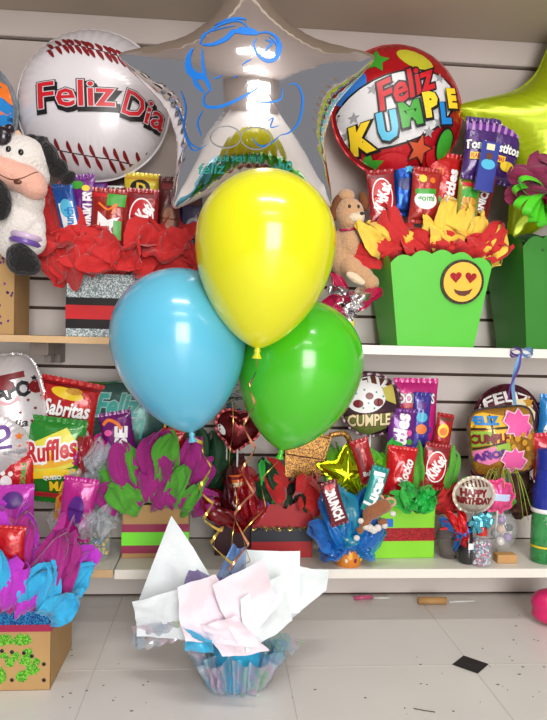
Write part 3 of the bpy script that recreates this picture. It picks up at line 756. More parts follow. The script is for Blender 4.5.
for x, rr in ((-7.5, 6), (8, -6)):
    s = MB(); sh = heart2(x, -5, 6, rr); lay(s, sh, lambda X, Y_, l: Vector((X*m, -.0056-l, -Y_*m)), G_red, 4, 0); s.build('heart_eye', eo)
s = MB(); lay(s, pol([(-9, 7), (-5, 8.5), (0, 9), (6, 8.2), (11, 6), (8, 11.5), (3, 14), (-3, 13.5), (-7, 11)]), lambda X, Y_, l: Vector((X*m, -.0056-l, -Y_*m)), ink('mouth_brown', (95, 45, 25)), 4, 0); s.build('mouth', eo)

lv = []; rd = random.Random(21); T = [T_red, T_yel]
for i, (x, y, k, ww) in enumerate([(348, 232, 1, 13), (352, 250, 0, 17), (366, 222, 1, 13), (378, 214, 0, 18), (396, 218, 1, 12), (386, 240, 0, 20), (406, 226, 0, 18), (424, 216, 1, 14), (438, 198, 1, 14), (446, 222, 0, 20), (456, 214, 0, 18), (470, 206, 1, 13), (484, 212, 1, 14), (496, 220, 0, 14), (510, 232, 1, 12), (500, 244, 1, 15), (514, 256, 0, 16), (490, 252, 0, 18), (370, 246, 0, 16)]):
    lv.append((437+(x-437)*.62, 256, x, y, T[k], ww*.85, .02, (-.0+rd.uniform(-.02, .02)) if 385 < x < 488 else -.03))
for x, y, k in ((392, 244, 0), (408, 238, 0), (424, 232, 0), (440, 226, 1), (456, 234, 0), (476, 240, 0)): lv.append((437+(x-437)*.8, 262, x, y, T[k], 16, .0, -.0))
tissue('tissue_paper', 'red and yellow tissue paper flaring from the smiley popcorn box', lv, -.16, base=(437, 262), seed=5, crump=.24)
G2 = 'sweets in the smiley popcorn box'; Yk = -.13
kitkat('red wafer bar with white oval standing beside the tan puppy in the smiley popcorn box', 368, 170, 396, 224, Yk-.03, -7, G2, 70)
bag('candy_bag', 'metallic blue packet with star in the smiley popcorn box', 'candy', 392, 158, 418, 216, Yk, 3, foilm('pk_metblue', (20, 70, 150), .2, .6), [(star2(2, -18, 6), I_cyan), (ell(0, -2, 9, 6), I_navy)], .35, G2)
bag('candy_bag', 'red, green and white gummy pouch below the Kumple balloon', 'candy', 410, 168, 440, 224, Yk-.03, 4, pack('pk_gummy', (170, 40, 35)), [(ell(0, 5, 12, 9), I_white), (txt('gomi', 0, 4, 18, 8, 4, .03), I_grn), (rect(-12, -6, 10, -1, 4), I_grn), (ell(-5, -16, 4), I_yel), (ell(5, -15, 3), I_org)], .35, G2)
bag('candy_bag', 'bright red candy bag with vertical white lettering in the smiley popcorn box', 'candy', 424, 153, 460, 222, Yk+.01, 5, pack('pk_skr', (190, 28, 30)), [(txt('Skittles', 7, 4, 44, 11, 86, .05), I_white), (ell(-6, -14, 4), I_org), (ell(-9, 4, 4), I_yel), (ell(-5, 14, 4), I_grn), (ell(-8, -4, 3), I_purp)], .35, G2)
bag('candy_bag', 'green and gold candy pouch next to the dark red bar', 'candy', 456, 178, 480, 222, Yk-.02, 6, pack('pk_lime', (140, 150, 50)), [(ell(0, -6, 9, 5), I_grn), (ell(0, 2, 8, 4), I_gold), (ell(0, 10, 8, 5), I_org), (rect(-9, -17, 9, -13), I_red)], .35, G2)
bag('chocolate_bar', 'dark red bar with white upright lettering leaning in the smiley popcorn box', 'chocolate bar', 474, 166, 494, 222, Yk-.01, 12, pack('pk_dred', (130, 20, 26)), [(txt('SNICKERS', 0, 0, 38, 8, 82, .05), I_white)], .3, G2)
def tost(label, x0, y0, x1, y1, Y, tl_, seed):
    bag('chip_bag', label, 'snack bag', x0, y0, x1, y1, Y, tl_, pack('pk_tost', (70, 35, 110)), [(rect(-22, -24, 22, -18), I_purp)]+[(rect(-18+i*7, -27, -15+i*7, -17, -6), ink('lilac', (180, 130, 190))) for i in range(6)]+[(txt('Tostitos', 0, -3, 36, 9, 2, .08), I_black), (txt('Tostitos', 0, -3, 36, 9, 2, .035), I_white), (rect(-12, 5, 4, 12, 0), I_yel), (txt('FLAMAS', -4, 8.5, 14, 5, 0, .03), I_red), (ell(8, 14, 8, 5), I_yel)], .3, 'purple tortilla chip bags', seed=seed)
tost('upright purple tortilla chip bag nearest the Kumple balloon', 463, 118, 497, 180, Yk-.03, 3, 1)
tost('purple tortilla chip bag tilted over against the yellow green star balloon', 482, 122, 520, 184, Yk-.01, 14, 4)
s = MB(); q = P(487, 165, Yk-.055); m = mpp(Yk); s.box(-9*m, 9*m, -.006, .006, -26*m, 22*m, gloss('juice_blue', (45, 60, 150)))
lay(s, rect(-4, -26+6, 4, -14), lambda X, Y_, l: Vector((X*m, -.006-l, -Y_*m)), I_cream, 5, 0); lay(s, ell(0, 0, 7, 5), lambda X, Y_, l: Vector((X*m, -.006-l, -Y_*m)), I_cyan, 5, 0); lay(s, ell(0, -8, 3.5), lambda X, Y_, l: Vector((X*m, -.006-l, -Y_*m)), I_brown, 5, 0)
o = s.build('candy_box', None, q, (0, math.radians(8), 0), bevel=.001); tag(o, 'slim blue carton standing in front of the purple tortilla chip bags', 'candy')

# right-hand green popcorn box with ribbons
pb2, bd2, td2, h2 = popcorn('green popcorn box with painted-in shade, cut off by the frame under the lime bow', 524, 600, 511, 617, 250, -.215, (48, 128, 36), 3, 'card_green_shaded')  # same green card as the smiley box, its shade put into the colour
q = P(541, 196, -.27)
rb = empty('ribbon_bow', q, 'lime green and maroon ribbon bow on the second popcorn box', 'bow')
for a, dd in ((175, 0), (135, .01), (205, .0), (245, -.01), (270, 0), (300, .01), (160, -.02), (225, -.02)):
    s_ = MB(); A = math.radians(a); dv = Vector((math.cos(A), -.25, math.sin(A))).normalized(); sd = Vector((0, -1, 0)); sd = (sd-dv*sd.dot(dv)+dv.cross(Vector((0, 1, 0)))*.8).normalized(); qd = sd.cross(dv)
    pts = [dv*(.078*.5*(1-math.cos(2*pi*k/16)))+qd*(.018*math.sin(2*pi*k/16))+Vector((0, dd, 0)) for k in range(17)]
    s_.strip(pts, .024, R_lime, [sd]*17); s_.build('lime_loop', rb)
s_ = MB()
for k in range(5):
    leaf(s_, (0.0, .02, 0), (.06*math.cos(k*.55+.7), .0, .085*math.sin(k*.55+.7)+.015), .036, tis('net_maroon', (125, 10, 65)), k*3.3)
s_.build('maroon_net', rb)
s_ = MB()
for k in range(3): leaf(s_, (0, -.01, -.012), (.045*math.cos(-.3-k*.5), -.03, .05*math.sin(-.3-k*.5)), .02, R_mag, 9+k*2.1)
s_.build('magenta_ribbon', rb)
s_ = MB(); rd = random.Random(8)
for k in range(60):
    v = Vector((rd.gauss(0, 1), rd.gauss(-.5, .6), rd.gauss(0, 1))).normalized()*rd.uniform(.02, .036); s_.tube([(0, 0, 0), v*.6, v+Vector((0, 0, -.004))], .0007, MATS['net_maroon'], 4)
s_.build('feather_tuft', rb)
lv = [(530, 262, 505, 238, T_yel, 14, 0, -.03), (540, 262, 516, 245, tis('tissue_dark_green', (30, 85, 35)), 15), (545, 262, 532, 240, tis('tissue_dark_green', (30, 85, 35)), 15), (560, 262, 556, 238, MATS['tissue_dark_green'], 20), (575, 262, 590, 238, MATS['tissue_dark_green'], 20)]
tissue('tissue_paper', 'dark green tissue paper in the second popcorn box', lv[1:], -.18, base=(545, 258), seed=6)

# puppy plush with the silver bow
L = _L
tan = mat('plush_tan', (205, 160, 118), .9, var=.07, bump=.6, bscale=160, Sheen_Weight=.5); tanl = mat('plush_cream', (232, 212, 180), .9, bump=.5, bscale=160, Sheen_Weight=.5); tanb = mat('plush_brown', (120, 72, 40), .9, bump=.6, bscale=160)
Yc = -.15; cl = P(350, 250, Yc); m = mpp(Yc)
dog = empty('plush_dog', cl, 'tan puppy plush sitting between yellow balloon and popcorn box', 'plush toy')
dgb = blob('body', [E(349, 213, 15, 14, 15), E(350, 222, 13, 13, 10, -.01), E(343, 252, 15, 14, 24), E(348, 245, 12, 14, 16, -.01), E(350, 268, 13, 12, 11, -.02, 35), E(360, 276, 12, 10, 9, -.03, 30), E(368, 284, 8, 8, 8, -.035)], tan, dog, vox=.003)
dgm = blob('muzzle', [E(353, 221, 9, 8, 6, -.028), E(357, 219, 5, 6, 5, -.032)], tanl, dog, vox=.002)
sn = snapper(dgb, dgm)
mb = MB(); mb.ball(sn(L(358, 217)), (2.2*m, 2*m, 1.8*m), eye, 10); mb.build('nose', dog)
for x, y in ((347, 209), (356, 209)): mb = MB(); mb.ball(sn(L(x, y)), (1.6*m, 1.3*m, 1.9*m), eye, 10); mb.build('eye', dog)
blob('ear', [E(336, 205, 5, 6, 12, 0, 20), E(334, 214, 5, 5, 7)], tanb, dog, vox=.0025); blob('ear', [E(364, 201, 5, 5, 10, 0, -15)], tanb, dog, vox=.0025)
blob('head_tuft', [E(346, 196, 9, 8, 7)], tan, dog, vox=.003)
blob('foot_sole', [E(352, 280, 11, 4, 4.5, -.045, 28)], tanl, dog, vox=.002)
mb = MB(); mb.tube([L(338+2*i, 231+1.2*math.sin(i/2), -.022-.012*math.sin(i/9*pi)) for i in range(10)], .003, R_mag, 8); mb.build('collar', dog)
lv = []
q = P(345, 300, -.19)
fb = empty('foil_ruffle', P(345, 318, -.17), 'crinkled silver and magenta foil wrap under the puppy plush', 'foil wrap')
for i, (x0, y0, x1, y1, mt_, ww) in enumerate([(345, 308, 372, 292, M_seams, 9), (345, 308, 330, 284, M_seams, 10), (346, 310, 352, 290, M_seams, 10), (346, 308, 382, 296, gloss('wrap_magenta', (175, 15, 70)), 8), (344, 308, 322, 296, MATS['wrap_magenta'], 10), (344, 306, 338, 272, MATS['wrap_magenta'], 8), (346, 310, 364, 302, M_seams, 9), (346, 310, 330, 312, M_seams, 9)]):
    mb = MB(); leaf(mb, P(x0, y0, -.185)-fb.location, P(x1, y1, -.20)-fb.location, ww*mpp(-.2), mt_, i*2.3+3, crump=.6); mb.build('foil_point', fb)
gb = giftbox('gift_box', 'small yellow gift box mostly hidden behind the green balloon', 320, 305, 354, -.19, .07, ZS, mat('yellow_card', (235, 228, 60), .5), [], 'gift boxes', open_top=False)

# ribbon tied to the shelf edge
q = P(521, 352, -.255)
kb = empty('ribbon_bow', q, 'small purple and sky blue ribbon bow on the upper shelf edge', 'bow')
for sx, mt_ in ((-1, R_purp), (1, R_sky)):
    for e in (.2, -.5):
        s_ = MB(); pts = [Vector((sx*.028*.5*(1-math.cos(2*pi*k/14)), -.003-.002*e, .009*math.sin(2*pi*k/14)+e*.006*(1-math.cos(2*pi*k/14)))) for k in range(15)]
        s_.strip(pts, .009, mt_, Vector((0, -1, .5))); s_.build('ribbon_loop', kb)
s_ = MB(); s_.strip([P(x, y, Y_)-q for x, y, Y_ in spl([(521, 354, -.26), (516, 368, -.25), (513, 385, -.22), (515, 405, -.17)], 5)], .010, R_sky); s_.build('ribbon_tail', kb)
s_ = MB(); s_.strip([P(x, y, Y_)-q for x, y, Y_ in spl([(521, 354, -.26), (519, 368, -.255), (511, 385, -.23), (508, 400, -.18)], 5)], .005, R_purp); s_.build('ribbon_tail', kb)

# ================================================================== lower shelf, left unit
d = []
add(txt('GUAPO', 0, 394, 52, 15, 14, .05), I_black); add(ell(30, 387, 6.5), I_dred); add(ell(4, 386, 8, 5), I_dred); add(rect(-30, 378, 20, 384, 14), I_dred)
add(stroke(spl([(-20, 412), (-5, 402), (8, 404), (16, 398)]), 3), ink('rose', (225, 160, 170))); add(txt('el dia', 10, 424, 30, 8, 12, .02, .3), I_black); add(star2(27, 379, 3), I_black)
for x, y in ((24, 400), (30, 408), (18, 412), (28, 420), (34, 396)): add(ell(x, y, 1.2), I_dred)
foil('foil_balloon', 'white foil balloon lettered GUAPO with silver ruffled edge', 'balloon', -6, 410, -.12, Rsq(49, 14, 4.5), 24, foilm('foil_white', (222, 216, 218), .2, .35), d, 60, .004, 'foil balloons', ZL, 4, seam=M_seams)
d = []
add(stroke(spl([(-12, 432), (2, 428), (6, 436), (-2, 442), (-10, 444)]), 4), I_purp); add(rect(-10, 446, 10, 449, 8), I_purp); add(star2(15, 437, 4), I_org); add(txt('amiga', 12, 452, 20, 6, 6, .02, .2), I_grey)
for x, y in ((16, 446), (20, 430), (22, 444)): add(ell(x, y, 1), I_org)
foil('foil_balloon', 'white foil balloon with purple writing below the GUAPO one', 'balloon', -10, 446, -.16, Rcirc(38), 18, MATS['foil_white'], d, 40, .003, 'foil balloons', ZL, 4)
G3 = 'snack bags behind the floor gift box'
bag('chip_bag', 'red crisp bag with yellow chip picture beside the GUAPO balloon', 'snack bag', 38, 380, 98, 444, -.10, 10, pack('pk_sab', (190, 28, 30)), [(ell(-2, -19, 16, 5, -6), I_yel), (ell(4, -22, 8, 3), I_gold), (txt('Sabritas', 0, -4, 46, 15, 2, .06, .2), I_dred), (txt('Sabritas', 0, -5, 46, 15, 2, .03, .2), I_white), (rect(-24, 15, 24, 21), I_yel), (rect(-24, 21, 24, 26), I_org), (rect(-27, -27, 27, -25), I_dred)], .4, G3, lean=4, seed=2)
bag('chip_bag', 'green and yellow crisp bag in front of the red crisp bag', 'snack bag', 26, 418, 82, 502, -.15, 6, pack('pk_ruf', (35, 130, 40)), [(pol([(-26, -14), (10, -34), (24, -20), (22, 2), (-10, 12), (-26, 10)]), ink('ruf_yel', (225, 215, 70))), (ell(2, -2, 24, 6, 16), ink('ruf_or', (235, 175, 50))), (txt('Ruffles', -2, -12, 50, 20, 14, .11, .15, ref=.03), I_white), (txt('Ruffles', -2, -12, 50, 20, 14, .03, .15, ref=.03), I_red), (pol([(-26, 14), (0, 6), (24, 4), (24, 9), (-26, 20)]), I_yel), (txt('QUESO', 3, 14, 18, 5, 8, .03), I_white), (txt('MAS', 12, 22, 22, 10, 4, .09), I_dred), (txt('MAS', 12, 22, 22, 10, 4, .04), I_yel), (rect(-26, 30, 26, 36), I_red)], .42, G3, lean=4, seed=5)
bag('candy_bag', 'red candy pouch with small white bear and green text near the frame edge', 'candy', -14, 452, 34, 500, -.17, 4, pack('pk_redp', (190, 20, 30)), [(ell(-1, 4, 6, 6), I_white), (ell(-5, -4, 2.5), I_white), (ell(3, -4, 2.5), I_white), (ell(0, 12, 6, 5), I_white), (txt('GOMAS', 15, -4, 22, 5, 90, .04), I_grn)], .35, G3)
bag('candy_bag', 'small orange snack packet under the green crisp bag', 'snack bag', 56, 464, 80, 520, -.155, 2, pack('pk_or', (230, 150, 30)), [(ell(0, -8, 8, 8), I_yel), (ell(0, 6, 8, 5), I_red)], .35, G3)
bag('candy_bag', 'magenta pouch standing behind the purple tissue on the floor box', 'candy', 60, 478, 94, 540, -.20, 8, pack('pk_mag', (190, 30, 140)), [(ell(0, 0, 8, 14), I_purp)], .35, G3)
bag('candy_bag', 'pink sweet pouch at the frame edge below the red pouch', 'candy', -16, 486, 34, 545, -.21, -3, pack('pk_pinkv', (205, 60, 190)), [(ell(6, -16, 10, 8), I_purp), (ell(0, 8, 12, 9), I_pink)], .35, G3)

def cup(label, px, y0, y1, rpx, Y, z, filmm, fill, flare=1.0, lid=True, group=None, seed=0, name='candy_cup', cat='candy cup'):
    m = mpp(Y); R0 = rpx*m; h = P(px, y0, Y).z-z; loc = P(px, 345, Y); loc.z = z
    r_ = empty(name, loc, label, cat, group)
    mb = MB(); mb.lathe([(0, .001), (R0*.82, 0.0), (R0*.84, .002), (R0*flare, h*.6), (R0*flare*.98, h*.6)], film('plastic_clear', (225, 235, 235), .25, .05), 28); mb.build('cup', r_)
    rd = random.Random(seed); k = MB()
    for i in range(70):
        a = rd.uniform(0, 6.28); rr = R0*.72*math.sqrt(rd.random()); z_ = rd.uniform(.008, h*.58)
        k.ball((rr*math.cos(a), rr*math.sin(a), z_), rd.uniform(.004, .0065), fill[i % len(fill)], 8)
    o_ = k.build('sweets', r_); o_['kind'] = 'stuff'
    if lid:
        s_ = MB()
        for i in range(6): leaf(s_, (0, 0, h*.55), (R0*1.5*math.cos(i*1.05+seed), R0*.7*math.sin(i*1.05+seed), h*(.92+.12*(i % 2))), R0*.75, filmm, i*2.7+seed, crump=.6)
        s_.build('cellophane_top', r_)
    return r_
fl1 = [pack('sw_y', (235, 210, 70)), pack('sw_b', (60, 160, 210)), pack('sw_r', (190, 30, 40)), pack('sw_p', (215, 90, 170)), pack('sw_g', (80, 180, 70)), pack('sw_w', (235, 230, 225))]
cup('clear wrapped cup of mixed yellow sweets standing at the left shelf end', 101, 508, 566, 14, -.17, ZL, C_clear, [fl1[0], fl1[5], fl1[4], fl1[0], fl1[1]], seed=1, group='clear cups of sweets')
cup('clear wrapped cup of dark red sweets behind the yellow sweets cup', 96, 452, 520, 17, -.09, ZL, C_clear, [fl1[2], pack('sw_d', (110, 30, 30)), fl1[4]], seed=3, group='clear cups of sweets')
cup('clear wrapped cup of blue sweets beside the floor box tissue', 84, 500, 560, 13, -.12, ZL, C_clear, [fl1[1], fl1[3], fl1[5]], seed=5, group='clear cups of sweets')
q = P(92, 450, -.13); s_ = MB(); rd = random.Random(4)
wr = empty('cellophane_wrap', q, 'crinkled clear cellophane top with shiny blue tie beside the green crisp bag', 'cellophane')
for i in range(8):
    s_ = MB(); a = rd.uniform(.3, 2.9); leaf(s_, (0, 0, -.05), (.04*math.cos(a), rd.uniform(-.03, .02), .045*math.sin(a)), .02, [C_clear, C_red, C_clear, C_mag][i % 4], i*1.7, crump=.7); s_.build('cellophane_fold', wr)
s_ = MB(); s_.tube([(0, -.03, -.005), (.004, -.034, .012)], .004, foilm('tie_blue', (40, 150, 220)), 8); s_.build('foil_tie', wr)

# big box on the floor with tissue
Yf = -.49; a = P(56, 640, Yf)
bx = giftbox('gift_box', 'large kraft gift box with green glitter blotches standing on the floor', -62, 592, 56, Yf, .19, 0, M_kraft, [(.80, 1.0, gloss('band_magenta', (165, 25, 75))), (.66, .84, G_blue), (.60, .67, MATS['band_magenta'])], 'gift boxes')
hb = P(0, 592, Yf).z; mb = MB(); cx0 = bx.location.x
def onf(px, py): v = P(px, py, Yf); return v.x-cx0, v.z
blobs = [(4, 640, 9, 6), (22, 640, 8, 6), (10, 662, 5, 5), (26, 660, 6, 6), (32, 670, 7, 6), (22, 676, 6, 6), (28, 652, 5, 4), (0, 676, 6, 8), (16, 656, 4, 4), (36, 662, 4, 4), (-14, 642, 9, 6), (-16, 668, 9, 8), (4, 656, 4, 3)]
rd = random.Random(2)
for bxp in blobs:
    x, z = onf(bxp[0], bxp[1]); n = 18; k = mpp(Yf)
    pts = [(x+bxp[2]*k*rd.uniform(.75, 1.2)*math.cos(2*pi*i/n), -.0955, z+bxp[3]*k*rd.uniform(.75, 1.2)*math.sin(2*pi*i/n)) for i in range(n)]
    mb = MB(); mb.add([(x, -.0957, z)]+pts, [(0, i+1, (i+1) % n+1) for i in range(n)], G_green, False); mb.build('glitter_blotch', bx)
for px, py in ((12, 652), (44, 664), (44, 680), (12, 680), (32, 656), (2, 651), (24, 653)):
    x, z = onf(px, py); mb = MB(); mb.ball((x, -.0955, z), (.004, .001, .004), I_black, 10); mb.build('black_dot', bx)
for x in (-8, 12, 30): pass
lv = []; rd = random.Random(31); TT = [T_mag, T_cyan, tis('tissue_violet', (180, 40, 190)), T_cyan]
for i, (x, y, k) in enumerate([(-20, 520, 0), (4, 508, 2), (24, 515, 0), (44, 505, 2), (62, 518, 0), (76, 512, 0), (84, 530, 0), (88, 556, 1), (80, 575, 1), (84, 545, 2), (-10, 545, 1), (10, 540, 2), (34, 540, 0), (58, 545, 2), (76, 545, 0)]):
    lv.append((14+(x-14)*.55, 600, x-4, y, TT[k], 15, .08, rd.uniform(.0, .08)))
for i, (x, y, k) in enumerate([(-16, 560, 1), (0, 545, 1), (8, 565, 2), (24, 548, 0), (38, 560, 0), (52, 560, 1), (64, 560, 1), (74, 580, 1), (60, 575, 2), (0, 572, 0), (30, 578, 2), (12, 558, 0)]):
    lv.append((14+(x-14)*.6, 606, x, y, TT[k], 15, .03, .0+rd.uniform(-.03, .02)))
tissue('tissue_paper', 'magenta, violet and cyan tissue paper heaped on the floor gift box', lv, Yf, base=(18, 595), seed=9, crump=.32)
s_ = MB()
bag('candy_bag', 'red candy packet with white pattern poking from the violet tissue', 'candy', -14, 526, 24, 562, -.50, 3, MATS['pk_redp'], [(ell(-16, 4, 7, 6), I_white), (ell(-14, -4, 4, 4), I_white), (ell(-8, 8, 4), I_white)], .3)

# ================================================================== lower shelf: kraft box cluster
d = []
DG = foilm('foil_smoke', (70, 105, 100), .25, .5)
add(txt('Feliz', 118, 406, 44, 22, 0, .07, .3, ref=.02), I_white if False else ink('mist', (160, 200, 195))); add(txt('Feliz', 118, 406, 44, 22, 0, .03, .3, ref=.02), I_teal)
add(stroke(spl([(104, 428), (118, 420), (130, 430), (142, 420), (140, 438)]), 2.5), I_teal)
foil('foil_balloon', 'smoky teal foil balloon reading Feliz behind the blue balloon', 'balloon', 128, 420, -.09, Rsq(36, 0, 5), 14, DG, d, 50, .003, 'foil balloons', ZL, 4)
mb = MB(); a_, b_ = P(88, 383, -.09), P(140, 385, -.09); mb.tube([a_-a_, b_-a_], .004, mat('green_stick', (60, 110, 40), .5), 8)
tag(mb.build('balloon_rod', None, a_), 'green rod along the top of the smoky teal balloon', 'rod')
G4 = 'sweets in the kraft box'
bag('candy_bag', 'purple candy pouch with white letter and orange swirl over the kraft box', 'candy', 102, 412, 134, 462, -.13, -10, pack('pk_deeppurple', (110, 20, 110)), [(txt('SE', 4, 0, 20, 12, 80, .06), I_white), (stroke(spl([(-12, -14), (-6, -18), (2, -14), (6, -8)]), 3), I_org), (ell(-8, -6, 4, 3), I_pink), (ell(-4, 8, 5, 4), I_purp)], .45, G4)
bag('candy_bag', 'black and gold packet beneath the blue balloon', 'candy', 148, 408, 168, 460, -.09, 1, pack('pk_blk', (25, 22, 22)), [(rect(-8, -10, 8, 0), I_cream), (txt('GOL', 0, -5, 13, 6, 0, .03), I_black), (rect(6, -22, 8, 22), I_yel)], .3, G4)
bag('candy_bag', 'red packet lying behind the purple tissue of the kraft box', 'candy', 146, 428, 188, 462, -.10, 4, MATS['pk_redp'], [(ell(0, 0, 10, 5), I_white), (ell(0, 0, 7, 3), I_red)], .3, G4)
giftbox('gift_box', 'kraft gift box with lime and magenta bands on the lower shelf', 125, 505, 192, -.165, .11, ZL, M_kraft, [(.09, .64, gloss('band_plum', (150, 25, 75))), (.24, .49, gloss('band_lime', (120, 235, 40)))], 'gift boxes', yaw=2)
lv = []; K = [T_mag, T_grn]
for i, (x, y, k, ww) in enumerate([(112, 442, 0, 16), (98, 462, 1, 16), (130, 436, 1, 14), (150, 428, 0, 18), (168, 432, 0, 20), (188, 430, 0, 16), (172, 424, 1, 16), (206, 436, 0, 18), (196, 452, 0, 20), (140, 450, 0, 20), (180, 456, 1, 14), (96, 488, 0, 15), (118, 475, 1, 16), (208, 478, 0, 17), (212, 484, 1, 13), (200, 488, 1, 13), (116, 490, 1, 12), (128, 478, 0, 18)]):
    lv.append((158+(x-158)*.5, 500, x, y+4, K[k], ww*.8, .0, -.02-(.03 if y > 470 else 0)))
for i, (x, y, k, ww) in enumerate([(134, 474, 0, 13), (150, 476, 1, 10), (165, 480, 0, 12), (182, 478, 1, 10), (196, 484, 0, 10), (176, 462, 1, 10)]):
    lv.append((158+(x-158)*.7, 503, x, y, K[k], ww, -.01, -.05))
tissue('tissue_paper', 'purple and green tissue paper spilling from the kraft box', lv, -.13, base=(158, 500), seed=12, crump=.3)

# ================================================================== red cellophane gift behind the ribbons
q = P(236, 470, -.12)
rg = empty('cellophane_gift', Vector((q.x, q.y, ZL)), 'dark red cellophane wrapped gift behind the curling ribbons', 'gift')
mb = MB(); mb.box(-.05, .05, -.03, .03, 0, .09, mat('gift_dark', (60, 20, 30), .5)); mb.build('inner_box', rg, bevel=.003)
rd = random.Random(17)
for i in range(14):
    a = rd.uniform(.3, 2.85); s_ = MB(); leaf(s_, (rd.uniform(-.03, .03), -.02, .08), (.10*math.cos(a), rd.uniform(-.06, .03), .10+.14*math.sin(a)*rd.uniform(.6, 1)), [.024][0], [C_red, pack('wrap_dark_red', (120, 12, 22)), C_red, pack('wrap_wine', (70, 8, 18))][i % 4], i*2.1+.4, crump=.5); s_.build('cellophane_fold', rg)
d = [(ell(222, 430, 3, 6, 30), I_white)]
foil('foil_balloon', 'dark red heart foil balloon peeking between blue and green balloons', 'balloon', 238, 428, -.14, Rheart(22, -8), 9, foilm('foil_heart', (95, 10, 18), .18, .6), d, 24, .002, 'foil balloons', ZL+.09, 4)
mb = MB(); lcl = P(238, 482, -.19); m = mpp(-.19)
cone = [(-14, -30), (-12, -12), (0, 14), (12, -10), (14, -28)]
mb.lathe([(.0015, -.052), (.014, -.01), (.022, .022), (.021, .022), (.012, -.01)], pack('cone_orange', (225, 105, 40)), 20)
mb.lathe([(.0146, -.008), (.0172, .002)], I_cream, 20); mb.lathe([(.0195, .010), (.0212, .017)], I_dred, 20)
cn = mb.build('paper_cone', None, lcl, (0, math.radians(-8), 0)); tag(cn, 'orange striped paper cone hanging left of the red gift box', 'cone')
mb = MB(); rd = random.Random(41); q = P(228, 395, -.10)
for i in range(150):
    p0 = Vector((rd.gauss(0, .012), rd.gauss(0, .01), rd.uniform(-.07, .05))); dv = Vector((rd.gauss(0, 1), rd.gauss(0, 1), rd.gauss(0, .5))).normalized()*.014
    mb.strip([p0, p0+dv*.5+Vector((0, 0, .002)), p0+dv], .0022, [foilm('tinsel_blue', (30, 90, 190)), foilm('tinsel_green', (20, 150, 90)), MATS['tinsel_blue'], M_seams][i % 4], Vector((0, .3, 1)))
o = mb.build('tinsel_spray', None, q); tag(o, 'blue and silver tinsel spray between the blue and green balloons', 'tinsel')
mb = MB(); mb.tube([(0, 0, -.07), (0, .01, ZL+.03-q.z)], .002, M_stick); mb.build('stick', o)
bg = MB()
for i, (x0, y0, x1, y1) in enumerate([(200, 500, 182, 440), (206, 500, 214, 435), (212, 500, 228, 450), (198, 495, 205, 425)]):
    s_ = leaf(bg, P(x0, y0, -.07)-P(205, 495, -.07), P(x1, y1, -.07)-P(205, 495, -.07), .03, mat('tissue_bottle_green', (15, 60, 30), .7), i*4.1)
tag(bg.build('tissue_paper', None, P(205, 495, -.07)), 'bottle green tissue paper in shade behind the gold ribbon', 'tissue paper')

# ================================================================== red gift box
giftbox('gift_box', 'red gift box with dark tinsel band on the lower shelf', 255, 504, 317, -.165, .11, ZL, mat('red_card', (178, 26, 34), .5, var=.04), [(.30, .56, mat('band_slate', (48, 52, 62), .6))], 'gift boxes', yaw=2)
rbx = bpy.data.objects['gift_box.005'] if 'gift_box.005' in bpy.data.objects else None
for o_ in bpy.data.objects:
    if o_.get('label', '').startswith('red gift box with dark'): rbx = o_
mb = MB(); rd = random.Random(6); hh = P(286, 504, -.165).z-ZL
for i in range(420):
    p0 = Vector((rd.uniform(-.078, .075), -.0565, hh*.55+rd.gauss(0, .003))); dv = Vector((rd.gauss(0, 1), rd.uniform(-1, 0), rd.gauss(0, .8))).normalized()*.006
    mb.strip([p0, p0+dv], .001, [G_dark, R_gold, MATS['band_slate']][i % 3], Vector((.2, .3, 1)))
mb.build('tinsel_trim', rbx)
lv = []
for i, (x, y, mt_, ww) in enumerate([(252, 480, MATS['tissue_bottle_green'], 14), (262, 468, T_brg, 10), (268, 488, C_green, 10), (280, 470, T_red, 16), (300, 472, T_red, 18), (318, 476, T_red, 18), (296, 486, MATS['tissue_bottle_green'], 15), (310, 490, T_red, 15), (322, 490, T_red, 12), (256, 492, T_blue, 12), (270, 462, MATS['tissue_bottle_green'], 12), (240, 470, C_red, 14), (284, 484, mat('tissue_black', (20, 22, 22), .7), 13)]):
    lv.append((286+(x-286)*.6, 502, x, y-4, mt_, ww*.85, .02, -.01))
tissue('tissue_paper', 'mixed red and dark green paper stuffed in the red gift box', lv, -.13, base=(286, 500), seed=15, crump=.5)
# gold glitter mug balloon
q = P(312, 451, -.13); m = mpp(-.13)*1.12
mg = empty('foil_mug', q, 'gold glitter mug cutout with curved handle above the red gift box', 'mug decoration', rot=(0, math.radians(12), 0))
mb = MB()
def pr(px, py): return ((px-308)*m, -(py-455)*m)
def prism(mb, pts, y0, y1, mt_):
    n_ = len(pts); mb.add([(x, y0, z) for x, z in pts]+[(x, y1, z) for x, z in pts], [tuple(range(n_)), tuple(range(2*n_-1, n_-1, -1))]+[(i, (i+1) % n_, (i+1) % n_+n_, i+n_) for i in range(n_)], mt_, False)
prism(mb, [pr(282, 442), pr(320, 440), pr(318, 478), pr(290, 480)], -.012, .012, G_gold); mb.build('mug_body', mg, bevel=.004)
mb = MB(); mb.tube([(*pr(x, y), 0)[0:1]+(0,)+(pr(x, y)[1],) for x, y in spl([(318, 474), (334, 466), (342, 448), (334, 434), (320, 438)], 6)], .0075, G_gold, 10); mb.build('mug_handle', mg)
mb = MB(); mb.tube([(pr(x, y)[0], -.0125, pr(x, y)[1]) for x, y in [(283, 442), (320, 440), (318, 460), (286, 462)]], .0018, I_brown, 6, closed=True); mb.build('mug_outline', mg)
mb = MB(); mb.tube([(0, .008, -.02), (0, .01, ZL+.05-q.z)], .002, M_stick); mb.build('stick', mg)
foil('star_balloon', 'small shiny yellow green star balloon above the blue cellophane', 'balloon', 346, 474, -.16, Rstar(30, .5, 18, 1.8), 12, foilm('foil_yg', (205, 225, 20), .15, .85), [], 40, .001, 'foil balloons', ZL+.05, 4, nu=200)
